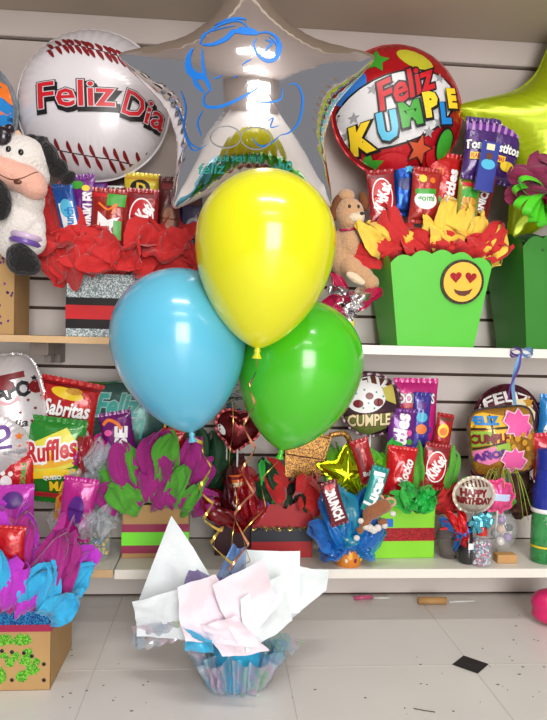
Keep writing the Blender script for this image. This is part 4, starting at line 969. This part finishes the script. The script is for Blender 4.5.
bg = MB()
for i, (x0, y0, x1, y1) in enumerate([(335, 505, 322, 450), (340, 505, 345, 446), (350, 505, 366, 452), (345, 500, 328, 480)]):
    leaf(bg, P(x0, y0, -.10)-P(342, 505, -.10), P(x1, y1, -.10)-P(342, 505, -.10), .028, film('cellophane_lime', (110, 190, 20), .8, thick=150), i*4.1+1, crump=.5)
tag(bg.build('cellophane_spray', None, P(342, 505, -.10)), 'lime cellophane points behind the small star balloon', 'cellophane')

# ================================================================== white cherry balloon + lime box
d = []
add(pol([(346, 384), (360, 372), (384, 374), (396, 388), (392, 394), (378, 386), (360, 384), (348, 396)]), I_brown)
add(txt('FELIZ', 372, 381, 40, 11, 4, .04, arc=4), I_white)
add(ell(366, 398, 20, 15, 10), I_white); add(ell(358, 404, 5, 4), I_dred); add(ell(369, 396, 4, 3.5), I_dred); add(ell(378, 402, 5, 4), I_dred)
for x, y in ((352, 400), (363, 408), (374, 408), (383, 396), (356, 394), (364, 390), (376, 392), (368, 403)): add(ell(x, y, 1), I_teal)
add(pol([(382, 388), (394, 384), (397, 404), (386, 400)]), ink('gold2', (200, 190, 90))); add(pol([(346, 418), (368, 414), (394, 412), (388, 428), (370, 436), (352, 430)]), ink('olive', (110, 120, 60)))
add(txt('CUMPLE', 370, 420, 42, 12, 4, .08), I_brown); add(txt('CUMPLE', 370, 420, 42, 12, 4, .03), I_cream)
foil('foil_balloon', 'small white cake foil balloon with red cherries near the green balloon', 'balloon', 371, 405, -.10, Rcirc(30), 13, foilm('foil_plum', (75, 50, 60)), d, 40, .002, 'foil balloons', ZL+.05, 3)
G5 = 'sweets in the lime gift box'
bag('chip_bag', 'magenta crisp bag standing tallest in the lime gift box', 'snack bag', 392, 378, 438, 450, -.085, 0, pack('pk_dor', (205, 35, 130)), [(txt('DORITOS', 0, -16, 38, 10, 0, .09), I_black), (txt('DORITOS', 0, -16, 38, 10, 0, .04), I_white), (ell(-8, -4, 10, 8), I_red), (ell(-6, 0, 7, 5), I_org), (rect(-18, 12, 16, 18), I_purp)], .35, G5, seed=3)
bag('candy_bag', 'blue and violet upright pouch in front of the magenta crisp bag', 'candy', 412, 392, 430, 450, -.11, 2, pack('pk_bv', (60, 50, 150)), [(ell(0, -4, 6, 5), I_cyan), (ell(0, 8, 6, 5), I_org), (ell(0, -16, 5, 4), I_purp)], .3, G5)
bag('candy_bag', 'purple candy bag with white vertical lettering in the lime box', 'candy', 386, 408, 414, 474, -.12, 3, pack('pk_skp', (105, 30, 130)), [(txt('Skittles', -2, -2, 52, 15, 84, .05), I_white), (ell(9, 0, 3), I_grn), (ell(9, 9, 3), I_yel), (ell(8, -9, 3), I_pink), (ell(9, 18, 3), I_org)], .35, G5)
bag('candy_bag', 'glossy bright red pouch with white script below the purple candy bag', 'candy', 384, 446, 415, 500, -.165, 6, pack('pk_bred', (200, 18, 28), .15), [(txt('Rocko', 4, -3, 26, 11, 76, .04, .3), I_white), (ell(6, 10, 4, 2), I_white)], .55, G5)
kitkat('red wafer bar with white oval standing in the lime gift box', 422, 443, 449, 490, -.15, 6, G5, 62)
bag('candy_bag', 'small red and yellow packet above the green tissue of the lime box', 'candy', 434, 413, 452, 452, -.11, 8, pack('pk_ry', (170, 25, 30)), [(ell(-1, -2, 6, 7), I_yel), (ell(-1, -1, 4, 4), I_org), (rect(-6, -15, 6, -12), I_brown)], .35, G5)
giftbox('gift_box', 'lime green gift box with red glitter ribbon on the lower shelf', 377, 506, 440, -.17, .11, ZL, mat('lime_card', (140, 222, 40), .5), [(.33, .58, G_red)], 'gift boxes', yaw=2)
lv = []
for i, (x, y, mt_, ww) in enumerate([(384, 442, T_brg, 11), (370, 446, T_grn, 12), (430, 446, T_grn, 9), (448, 446, T_grn, 10), (460, 458, T_grn, 9), (466, 474, T_grn, 9), (364, 474, T_grn, 11), (376, 458, T_grn, 11), (450, 476, T_red, 11), (456, 486, T_red, 11), (436, 490, T_red, 10), (398, 494, T_grn, 10), (420, 438, T_grn, 8)]):
    lv.append((409+(x-409)*.5, 508, x, y, mt_, ww, .04, .03))
tissue('tissue_paper', 'green and red tissue paper rising from the lime gift box', lv, -.14, base=(409, 500), seed=18, crump=.4)
q = P(408, 500, -.20)
bw = empty('ribbon_bow', q, 'translucent green cellophane bow on top of the lime gift box', 'bow')
rd = random.Random(3)
for i in range(11):
    s_ = MB(); a = rd.uniform(0, pi); leaf(s_, (0, 0, -.008), (.062*math.cos(a), rd.uniform(-.035, .0), .008+.040*math.sin(a)*rd.uniform(.5, 1)), .02, [C_green, T_brg, C_green][i % 3], i*2.9+.3, crump=.6); s_.build('cellophane_loop', bw)

# ================================================================== blue cellophane cup with sweets and little plush
q = P(354, 345, -.215); q.z = ZL
cu = empty('candy_cup', q, 'orange printed cup wrapped in blue cellophane with bars', 'candy cup')
mb = MB(); mb.lathe([(0, .001), (.030, 0), (.032, .002), (.0345, .05), (.033, .05), (.030, .004)], pack('cup_orange', (225, 135, 40)), 32)
for k in range(7): mb.ball((.031*math.cos(-1.57+(k-3)*.35), .031*math.sin(-1.57+(k-3)*.35), .018+.012*(k % 2)), (.005, .004, .006), [I_yel, I_dred, I_cream][k % 3], 10)
mb.build('cup', cu)
rd = random.Random(77)
for i, (x, y, ww) in enumerate([(318, 494, 17), (316, 520, 18), (326, 540, 15), (336, 486, 18), (350, 490, 18), (362, 492, 16), (376, 505, 16), (384, 530, 15), (370, 540, 14), (340, 546, 14), (330, 530, 20), (345, 520, 22), (360, 525, 20), (372, 516, 16), (322, 508, 16), (386, 538, 10)]):
    s_ = MB(); leaf(s_, (rd.uniform(-.015, .015), -.01, .035), P(x, y, -.225+rd.uniform(-.01, .03))-q, ww*.75*mpp(-.23), [C_blue, T_blue, C_blue, film('cellophane_teal', (20, 150, 190), .75, thick=200)][i % 4], i*3.3+.7, crump=.3, blunt=.42); s_.build('cellophane_fold', cu)
bag('chocolate_bar', 'maroon chocolate bar with white capitals leaning on the blue cellophane', 'chocolate bar', 325, 480, 343, 526, -.30, -18, pack('pk_crunch', (110, 18, 34)), [(txt('CRUNCH', 0, 0, 34, 10, -86, .06), I_white), (ell(0, -17, 5, 3), I_red)], .3)
bag('candy_bar', 'teal candy tube with white lettering slanting out of the blue cellophane', 'candy', 366, 466, 384, 512, -.285, 14, pack('pk_teal', (20, 140, 135)), [(txt('Lucas', 0, 2, 30, 11, 80, .06), I_white), (rect(-6, -18, 6, -14), I_white)], .35)
bag('chocolate_bar', 'dark red wrapped bar leaning above the teal candy tube', 'chocolate bar', 355, 438, 374, 484, -.23, -18, pack('pk_redbar', (165, 26, 32)), [(rect(-6, -16, -2, 14), I_dred), (txt('Bubu', 1, 12, 13, 5, 0, .03), I_white)], .45)
Yc = -.285; cl = P(376, 515, Yc); m = mpp(Yc)
pd = empty('plush_puppy', cl, 'little brown plush with white paws clinging to the blue cup', 'plush toy')
br_ = mat('plush_midbrown', (150, 92, 55), .9, bump=.6, bscale=200, Sheen_Weight=.4)
blob('body', [E(374, 511, 13, 8, 8, 0, -25), E(382, 506, 10, 8, 8), E(365, 522, 8, 6, 5, 0, -40), E(360, 530, 4, 4, 4), E(383, 522, 6, 5, 4)], br_, pd, vox=.0018)
for x, y, rr in ((369, 527, 4.2), (373, 529, 4.2), (377, 527, 4), (365, 526, 3.4), (356, 537, 3.2), (360, 520, 3.2), (392, 513, 3.2), (384, 525, 3.2)):
    mb = MB(); mb.ball(L(x, y, -.008), (rr*m, rr*m*.8, rr*m*.9), fur_w, 12); mb.build('paw', pd)
for x, y in ((390, 502), (378, 499)):
    mb = MB(); mb.tube([L(x+5*math.cos(t/10*2*pi), y+4*math.sin(t/10*2*pi), -.002) for t in range(10)], .0035, tan, 8, closed=True); mb.build('ear', pd)
mb = MB(); mb.box(-.008, .008, -.004, .004, -.01, .008, T_blue, M=Matrix.Translation(L(389, 522, -.004))); mb.build('blue_shirt', pd)

# ================================================================== lower shelf, right end
d = []
add(txt('¡FELIZ', 506, 398, 56, 13, 8, .03, arc=9), I_white)
add(pol([(512, 400), (524, 398), (538, 412), (536, 428), (522, 420), (510, 410)]), I_cream); add(ell(521, 408, 7, 4, -30), I_white); add(ell(516, 409, 4, 3), I_dred); add(ell(527, 414, 4, 4), I_dred); add(star2(530, 402, 7), I_gold)
for x, y in ((498, 412), (503, 407), (507, 413), (500, 418)): add(ell(x, y, 2.6), [I_gold, I_red, I_blue, I_grn][int(x) % 4])
foil('foil_balloon', 'round maroon foil balloon lettered Feliz behind the pink yellow one', 'balloon', 507, 419, -.085, Rcirc(34), 13, foilm('foil_maroon', (85, 28, 42), .22, .5), d, 44, .002, 'foil balloons', ZL, 3)
d = []
add(pol([(468, 418), (484, 413), (505, 416), (506, 426), (486, 428), (470, 429)]), ink('p1', (240, 190, 50))); add(pol([(470, 433), (492, 431), (494, 443), (474, 449)]), ink('p2', (150, 190, 60))); add(pol([(494, 430), (510, 428), (510, 438), (496, 442)]), ink('p1', (240, 190, 50)))
add(pol([(472, 454), (490, 448), (506, 444), (508, 456), (490, 466), (480, 464)]), ink('p3', (235, 130, 180))); add(pol([(495, 446), (508, 440), (512, 452), (498, 458)]), ink('p2', (150, 190, 60)))
for a_, b_ in (((467, 431), (510, 427)), ((471, 452), (508, 441)), ((490, 415), (493, 446))): add(stroke([a_, ((a_[0]+b_[0])/2, (a_[1]+b_[1])/2), b_], 1.6), I_black)
add(txt('FELIZ', 484, 421, 28, 8, 2, .06), I_blue); add(txt('CUMPLE', 490, 439, 36, 9, 6, .06), I_dred); add(txt('AÑOS', 490, 455, 30, 9, 14, .06), I_purp)
add(star2(524, 424, 22, .62, 9, 0), I_white) if False else None
add(star2(518, 424, 17, .66, 8, 10), ink('rim', (250, 200, 225))); add(star2(518, 424, 15, .66, 8, 10), I_pink); add(star2(514, 460, 15, .66, 8, 0), MATS['ink_rim']); add(star2(514, 460, 13, .66, 8, 0), I_pink)
for x, y, rr in ((516, 438, 3), (524, 442, 3), (522, 434, 2.5), (530, 436, 3), (512, 446, 2.5), (528, 448, 2.5), (506, 440, 2)): add(ell(x, y, rr), I_gold)
foil('foil_balloon', 'square foil balloon with yellow and pink panels and pink bursts', 'balloon', 502, 441, -.125, Rsq(34, 6, 5), 15, foilm('foil_gold', (205, 150, 60), .2, .6), d, 44, .003, 'foil balloons', ZL, 3, seam=mat('seam_dark', (40, 20, 25), .5))
d = []
for i in range(9): add(rect(459+i*4.1, 478, 461+i*4.1, 487), I_brown)
add(txt('HAPPY', 474, 493, 26, 7, -2, .07), I_dred); add(txt('BIRTHDAY', 475, 501, 36, 6.5, -2, .07), I_dred)
foil('foil_balloon', 'small oval white balloon printed Happy Birthday above the glass bottle', 'balloon', 474, 495, -.205, Rell(20, 17, 0), 10, foilm('foil_pearl', (215, 205, 190), .2, .4), d, 36, .001, 'foil balloons', ZL+.08, 3)
d = [(rect(489, 494, 511, 501, -4), ink('bluewhite', (190, 205, 235)))]
foil('foil_balloon', 'small pink scalloped balloon tucked behind the Happy Birthday one', 'balloon', 498, 496, -.185, lambda t: 15+1.3*math.cos(9*t), 7, foilm('foil_pink', (230, 80, 140), .25, .3), d, 36, .001, 'foil balloons', ZL+.05, 3)
# glass bottle of sweets
q = P(488, 345, -.225); q.z = ZL
bt = empty('glass_bottle', q, 'small glass bottle of pink and blue sweets with red cap', 'bottle')
gl = film('glass_clear', (225, 240, 245), .22, .03, 0)
mb = MB(); mb.lathe([(0, 0), (.023, 0), (.025, .004), (.025, .058), (.022, .068), (.012, .076), (.011, .086)], gl, 32); mb.build('bottle_glass', bt)
rd = random.Random(9); mb = MB(); sw = [pack('s_pk', (225, 60, 140)), pack('s_bl', (90, 190, 220)), pack('s_wh', (235, 235, 240)), MATS['s_bl']] if False else [pack('s_pk', (225, 60, 140)), pack('s_bl', (90, 190, 220)), pack('s_wh', (235, 235, 240))]
for i in range(260):
    a = rd.uniform(0, 6.28); rr = .0205*math.sqrt(rd.uniform(.25, 1)); mb.ball((rr*math.cos(a), rr*math.sin(a), rd.uniform(.005, .062)), rd.uniform(.0025, .0036), sw[i % 3], 7)
o_ = mb.build('sweets', bt); o_['kind'] = 'stuff'
mb = MB(); mb.lathe([(.0125, .076), (.0135, .078), (.0115, .104), (.010, .106), (0, .1065)], gloss('cap_red', (205, 40, 35)), 24); mb.build('cap', bt)
# teal wrapped tube with bows
q = P(474, 345, -.205); q.z = ZL
tb = empty('teal_favour', q, 'dark glass jar tied with shiny teal bows under the Happy Birthday balloon', 'party favour')
mb = MB(); mb.lathe([(0, 0), (.018, 0), (.022, .006), (.022, .04), (.014, .052), (.010, .09)], mat('jar_dark', (60, 58, 60), .08, .3), 28); mb.build('jar', tb)
mb = MB(); mb.box(-.007, .007, -.024, -.021, .040, .055, I_white); mb.build('tag', tb)
teal = foilm('teal_ribbon', (90, 180, 200), .22, .6)
bow('teal_bow', tb, (.004, -.036, .112), .026, .012, teal, 6, 3); bow('teal_bow', tb, (.030, -.034, .118), .026, .012, teal, 6, 8)
# red and blue wrapped favour
q = P(455, 345, -.16); q.z = ZL
rbf = empty('wrapped_sweet_cone', q, 'red and blue foil wrapped favour leaning beside the lime box', 'party favour')
mb = MB(); mb.lathe([(0, 0), (.02, 0), (.03, .03), (.034, .06), (.02, .09), (0, .092)], film('plastic_smoke', (120, 110, 110), .55, .1, 0), 28); mb.build('cup', rbf)
rd = random.Random(12)
fr, fb_ = foilm('foil_r2', (205, 35, 40), .25, .3), foilm('foil_b2', (40, 105, 190), .25, .3)
for i, (x, y, k) in enumerate([(446, 510, 0), (452, 506, 0), (460, 512, 0), (464, 522, 0), (467, 540, 0), (460, 546, 0), (444, 518, 1), (450, 530, 1), (456, 540, 1), (458, 550, 1), (448, 522, 1), (462, 532, 0), (454, 516, 1), (464, 548, 0)]):
    s_ = MB(); leaf(s_, P(455, 528, -.19)-q, P(x, y, -.215)-q, 4*mpp(-.2), [fr, fb_][k], i*2.2, crump=.6, blunt=.35); s_.build('foil_fold', rbf)
# round jar on wooden foot
q = P(507, 345, -.17); q.z = ZL
jr = empty('display_jar', q, 'round glass jar on a wooden block beside the sweets bottle', 'jar')
mb = MB(); mb.box(-.026, .026, -.045, -.015, 0, .022, M_wood); mb.build('wooden_foot', jr, bevel=.003)
mb = MB(); mb.lathe([(.0, .024), (.02, .025), (.036, .05), (.040, .075), (.034, .105), (.024, .118), (.026, .122)], gl, 36); mb.build('glass_bowl', jr)
mb = MB(); rd = random.Random(1)
for i, (x, y, z, rr, mt_) in enumerate([(-.01, -.02, .05, .012, fl1[5]), (.01, -.018, .06, .011, mat('sw_lil', (150, 120, 180), .4)), (.012, -.02, .085, .010, I_black), (-.008, -.018, .08, .011, mat('sw_pch', (215, 180, 160), .5)), (.0, .0, .1, .012, MATS['sw_lil']), (.02, 0, .07, .01, fl1[5]), (-.012, 0, .065, .014, I_grey)]): mb.ball((x, y, z), rr, mt_, 14)
mb.build('sweets', jr)['kind'] = 'stuff'
s_ = MB(); 
q = P(500, 482, -.15)
rf = empty('raffia_spray', q, 'lime and gold raffia strands arching below the square balloon', 'raffia')
rd = random.Random(14); s_ = MB(); s2 = MB()
for i in range(26):
    a = rd.uniform(-1.2, 1.5); e = Vector((.085*math.sin(a)*rd.uniform(.5, 1.1), rd.uniform(-.06, .02), -rd.uniform(.0, .13)*abs(math.sin(a))+.0))
    md = Vector((e.x*.55, e.y*.6, .025+rd.uniform(0, .02)))
    (s_ if i % 2 else s2).tube([Vector(p) for p in spl([(0, 0, 0), tuple(md), tuple(e)], 7)], .0008, [mat('raffia_lime', (150, 190, 60), .5), mat('raffia_gold', (170, 140, 80), .5)][i % 2], 4)
s_.build('lime_strands', rf)['kind'] = 'stuff'; s2.build('gold_strands', rf)['kind'] = 'stuff'
lv = [(480, 512, 462, 476, T_red, 13), (485, 512, 478, 470, T_red, 14), (492, 512, 500, 474, T_red, 14), (500, 512, 520, 478, mat('tissue_dark_brown', (70, 38, 25), .8), 16), (505, 512, 530, 470, MATS['tissue_dark_brown'], 16), (492, 512, 488, 480, T_grn, 12)]
tissue('tissue_paper', 'red and dark brown tissue paper behind the raffia strands', lv, -.07, base=(492, 505), seed=25, crump=.5)
# tube and packets at the right frame edge
q = P(551, 345, -.195); q.z = ZL
tu = empty('bubble_tube', q, 'tall green and blue bottle standing at the frame edge', 'bottle')
gg = film('plastic_green', (30, 150, 70), .8, .08, 0); m = mpp(-.195)
mb = MB(); mb.lathe([(0, 0), (.030, 0), (.034, .005), (.034, .095), (.032, .13)], gg, 32); mb.build('lower_bottle', tu)
mb = MB(); mb.lathe([(.032, .13), (.033, .155), (.033, .185), (.028, .20), (.024, .24)], mat('plastic_blue', (35, 50, 150), .15), 32); mb.build('upper_bottle', tu)
mb = MB(); mb.lathe([(.0335, .128), (.036, .131), (.036, .136), (.0335, .139)], I_white, 32); mb.build('ring', tu); mb = MB(); mb.lathe([(.0345, .040), (.0347, .045)], I_yel, 32); mb.build('label_band', tu)
mb = MB(); mb.lathe([(.026, .24), (.026, .285), (.022, .29), (0, .291)], gloss('cap_blue', (20, 40, 140)), 28); mb.build('cap', tu)
bag('candy_bag', 'light blue packet at the frame edge beside the maroon balloon', 'candy', 537, 394, 572, 448, -.10, 2, pack('pk_lb', (30, 130, 205)), [(ell(-8, 10, 6, 8), I_white)], .4)
bag('candy_bag', 'red and white packet at the frame edge above the green bottle', 'candy', 531, 432, 566, 480, -.13, -4, pack('pk_rw', (200, 40, 60)), [(ell(-8, 0, 8, 5), I_white), (rect(-16, 8, 0, 14), I_grn), (rect(-16, 14, 0, 20), I_yel)], .4)
# magenta thing on the floor, right
q = floorP(548, 624)
mgs = empty('magenta_pouf', q, 'bright magenta crumpled pouch on the floor at the frame edge', 'pouch')
m = .0025
blob('pouch_body', [((.012, 0, .030), (.055, .04, .030)), ((.0, 0, .055), (.045, .04, .035)), ((.03, 0, .075), (.04, .03, .025)), ((.045, 0, .04), (.04, .04, .04))], gloss('pouf_magenta', (215, 25, 105), .35), mgs, vox=.004, smooth=3)
mb = MB(); mb.tube([(.0, -.035, .09), (-.01, -.045, .05), (.0, -.04, .01)], .002, MATS['wrap_magenta'], 6); mb.build('drawstring', mgs)

# ================================================================== lights, sky, camera
def area(name, loc, rot, sx, sy, e, c=(1, 1, 1)):
    l = bpy.data.lights.new(name, 'AREA'); l.shape = 'RECTANGLE'; l.size = sx; l.size_y = sy; l.energy = e; l.color = c
    o = bpy.data.objects.new(name, l); col.objects.link(o); o.location = loc; o.rotation_euler = rot
    return o
area('shop_doorway_daylight', (.7, -4.5, 1.15), (math.radians(90), 0, 0), 1.5, 2.0, 122, (1, .975, .955))
area('ceiling_tube', (.25, -1.75, 2.56), (0, 0, 0), 1.2, .16, 22, (1, .965, .93))
area('ceiling_tube', (.25, -3.2, 2.56), (0, 0, 0), 1.2, .16, 14, (1, .965, .93))
w_ = bpy.data.worlds.new('w'); sc.world = w_; w_.use_nodes = True
w_.node_tree.nodes['Background'].inputs[0].default_value = (.9, .92, 1, 1); w_.node_tree.nodes['Background'].inputs[1].default_value = .27
cd = bpy.data.cameras.new('cam'); co = bpy.data.objects.new('camera', cd); col.objects.link(co); sc.camera = co
cd.sensor_fit = 'VERTICAL'; cd.sensor_height = 36; cd.lens = F*36/720; cd.clip_start = .05
R3 = Matrix((rt, up, -fw)).transposed(); co.matrix_world = Matrix.Translation(CAM) @ R3.to_4x4()
sc.view_settings.view_transform = 'Standard'; sc.view_settings.look = 'None'; sc.view_settings.exposure = 0; sc.view_settings.gamma = 1
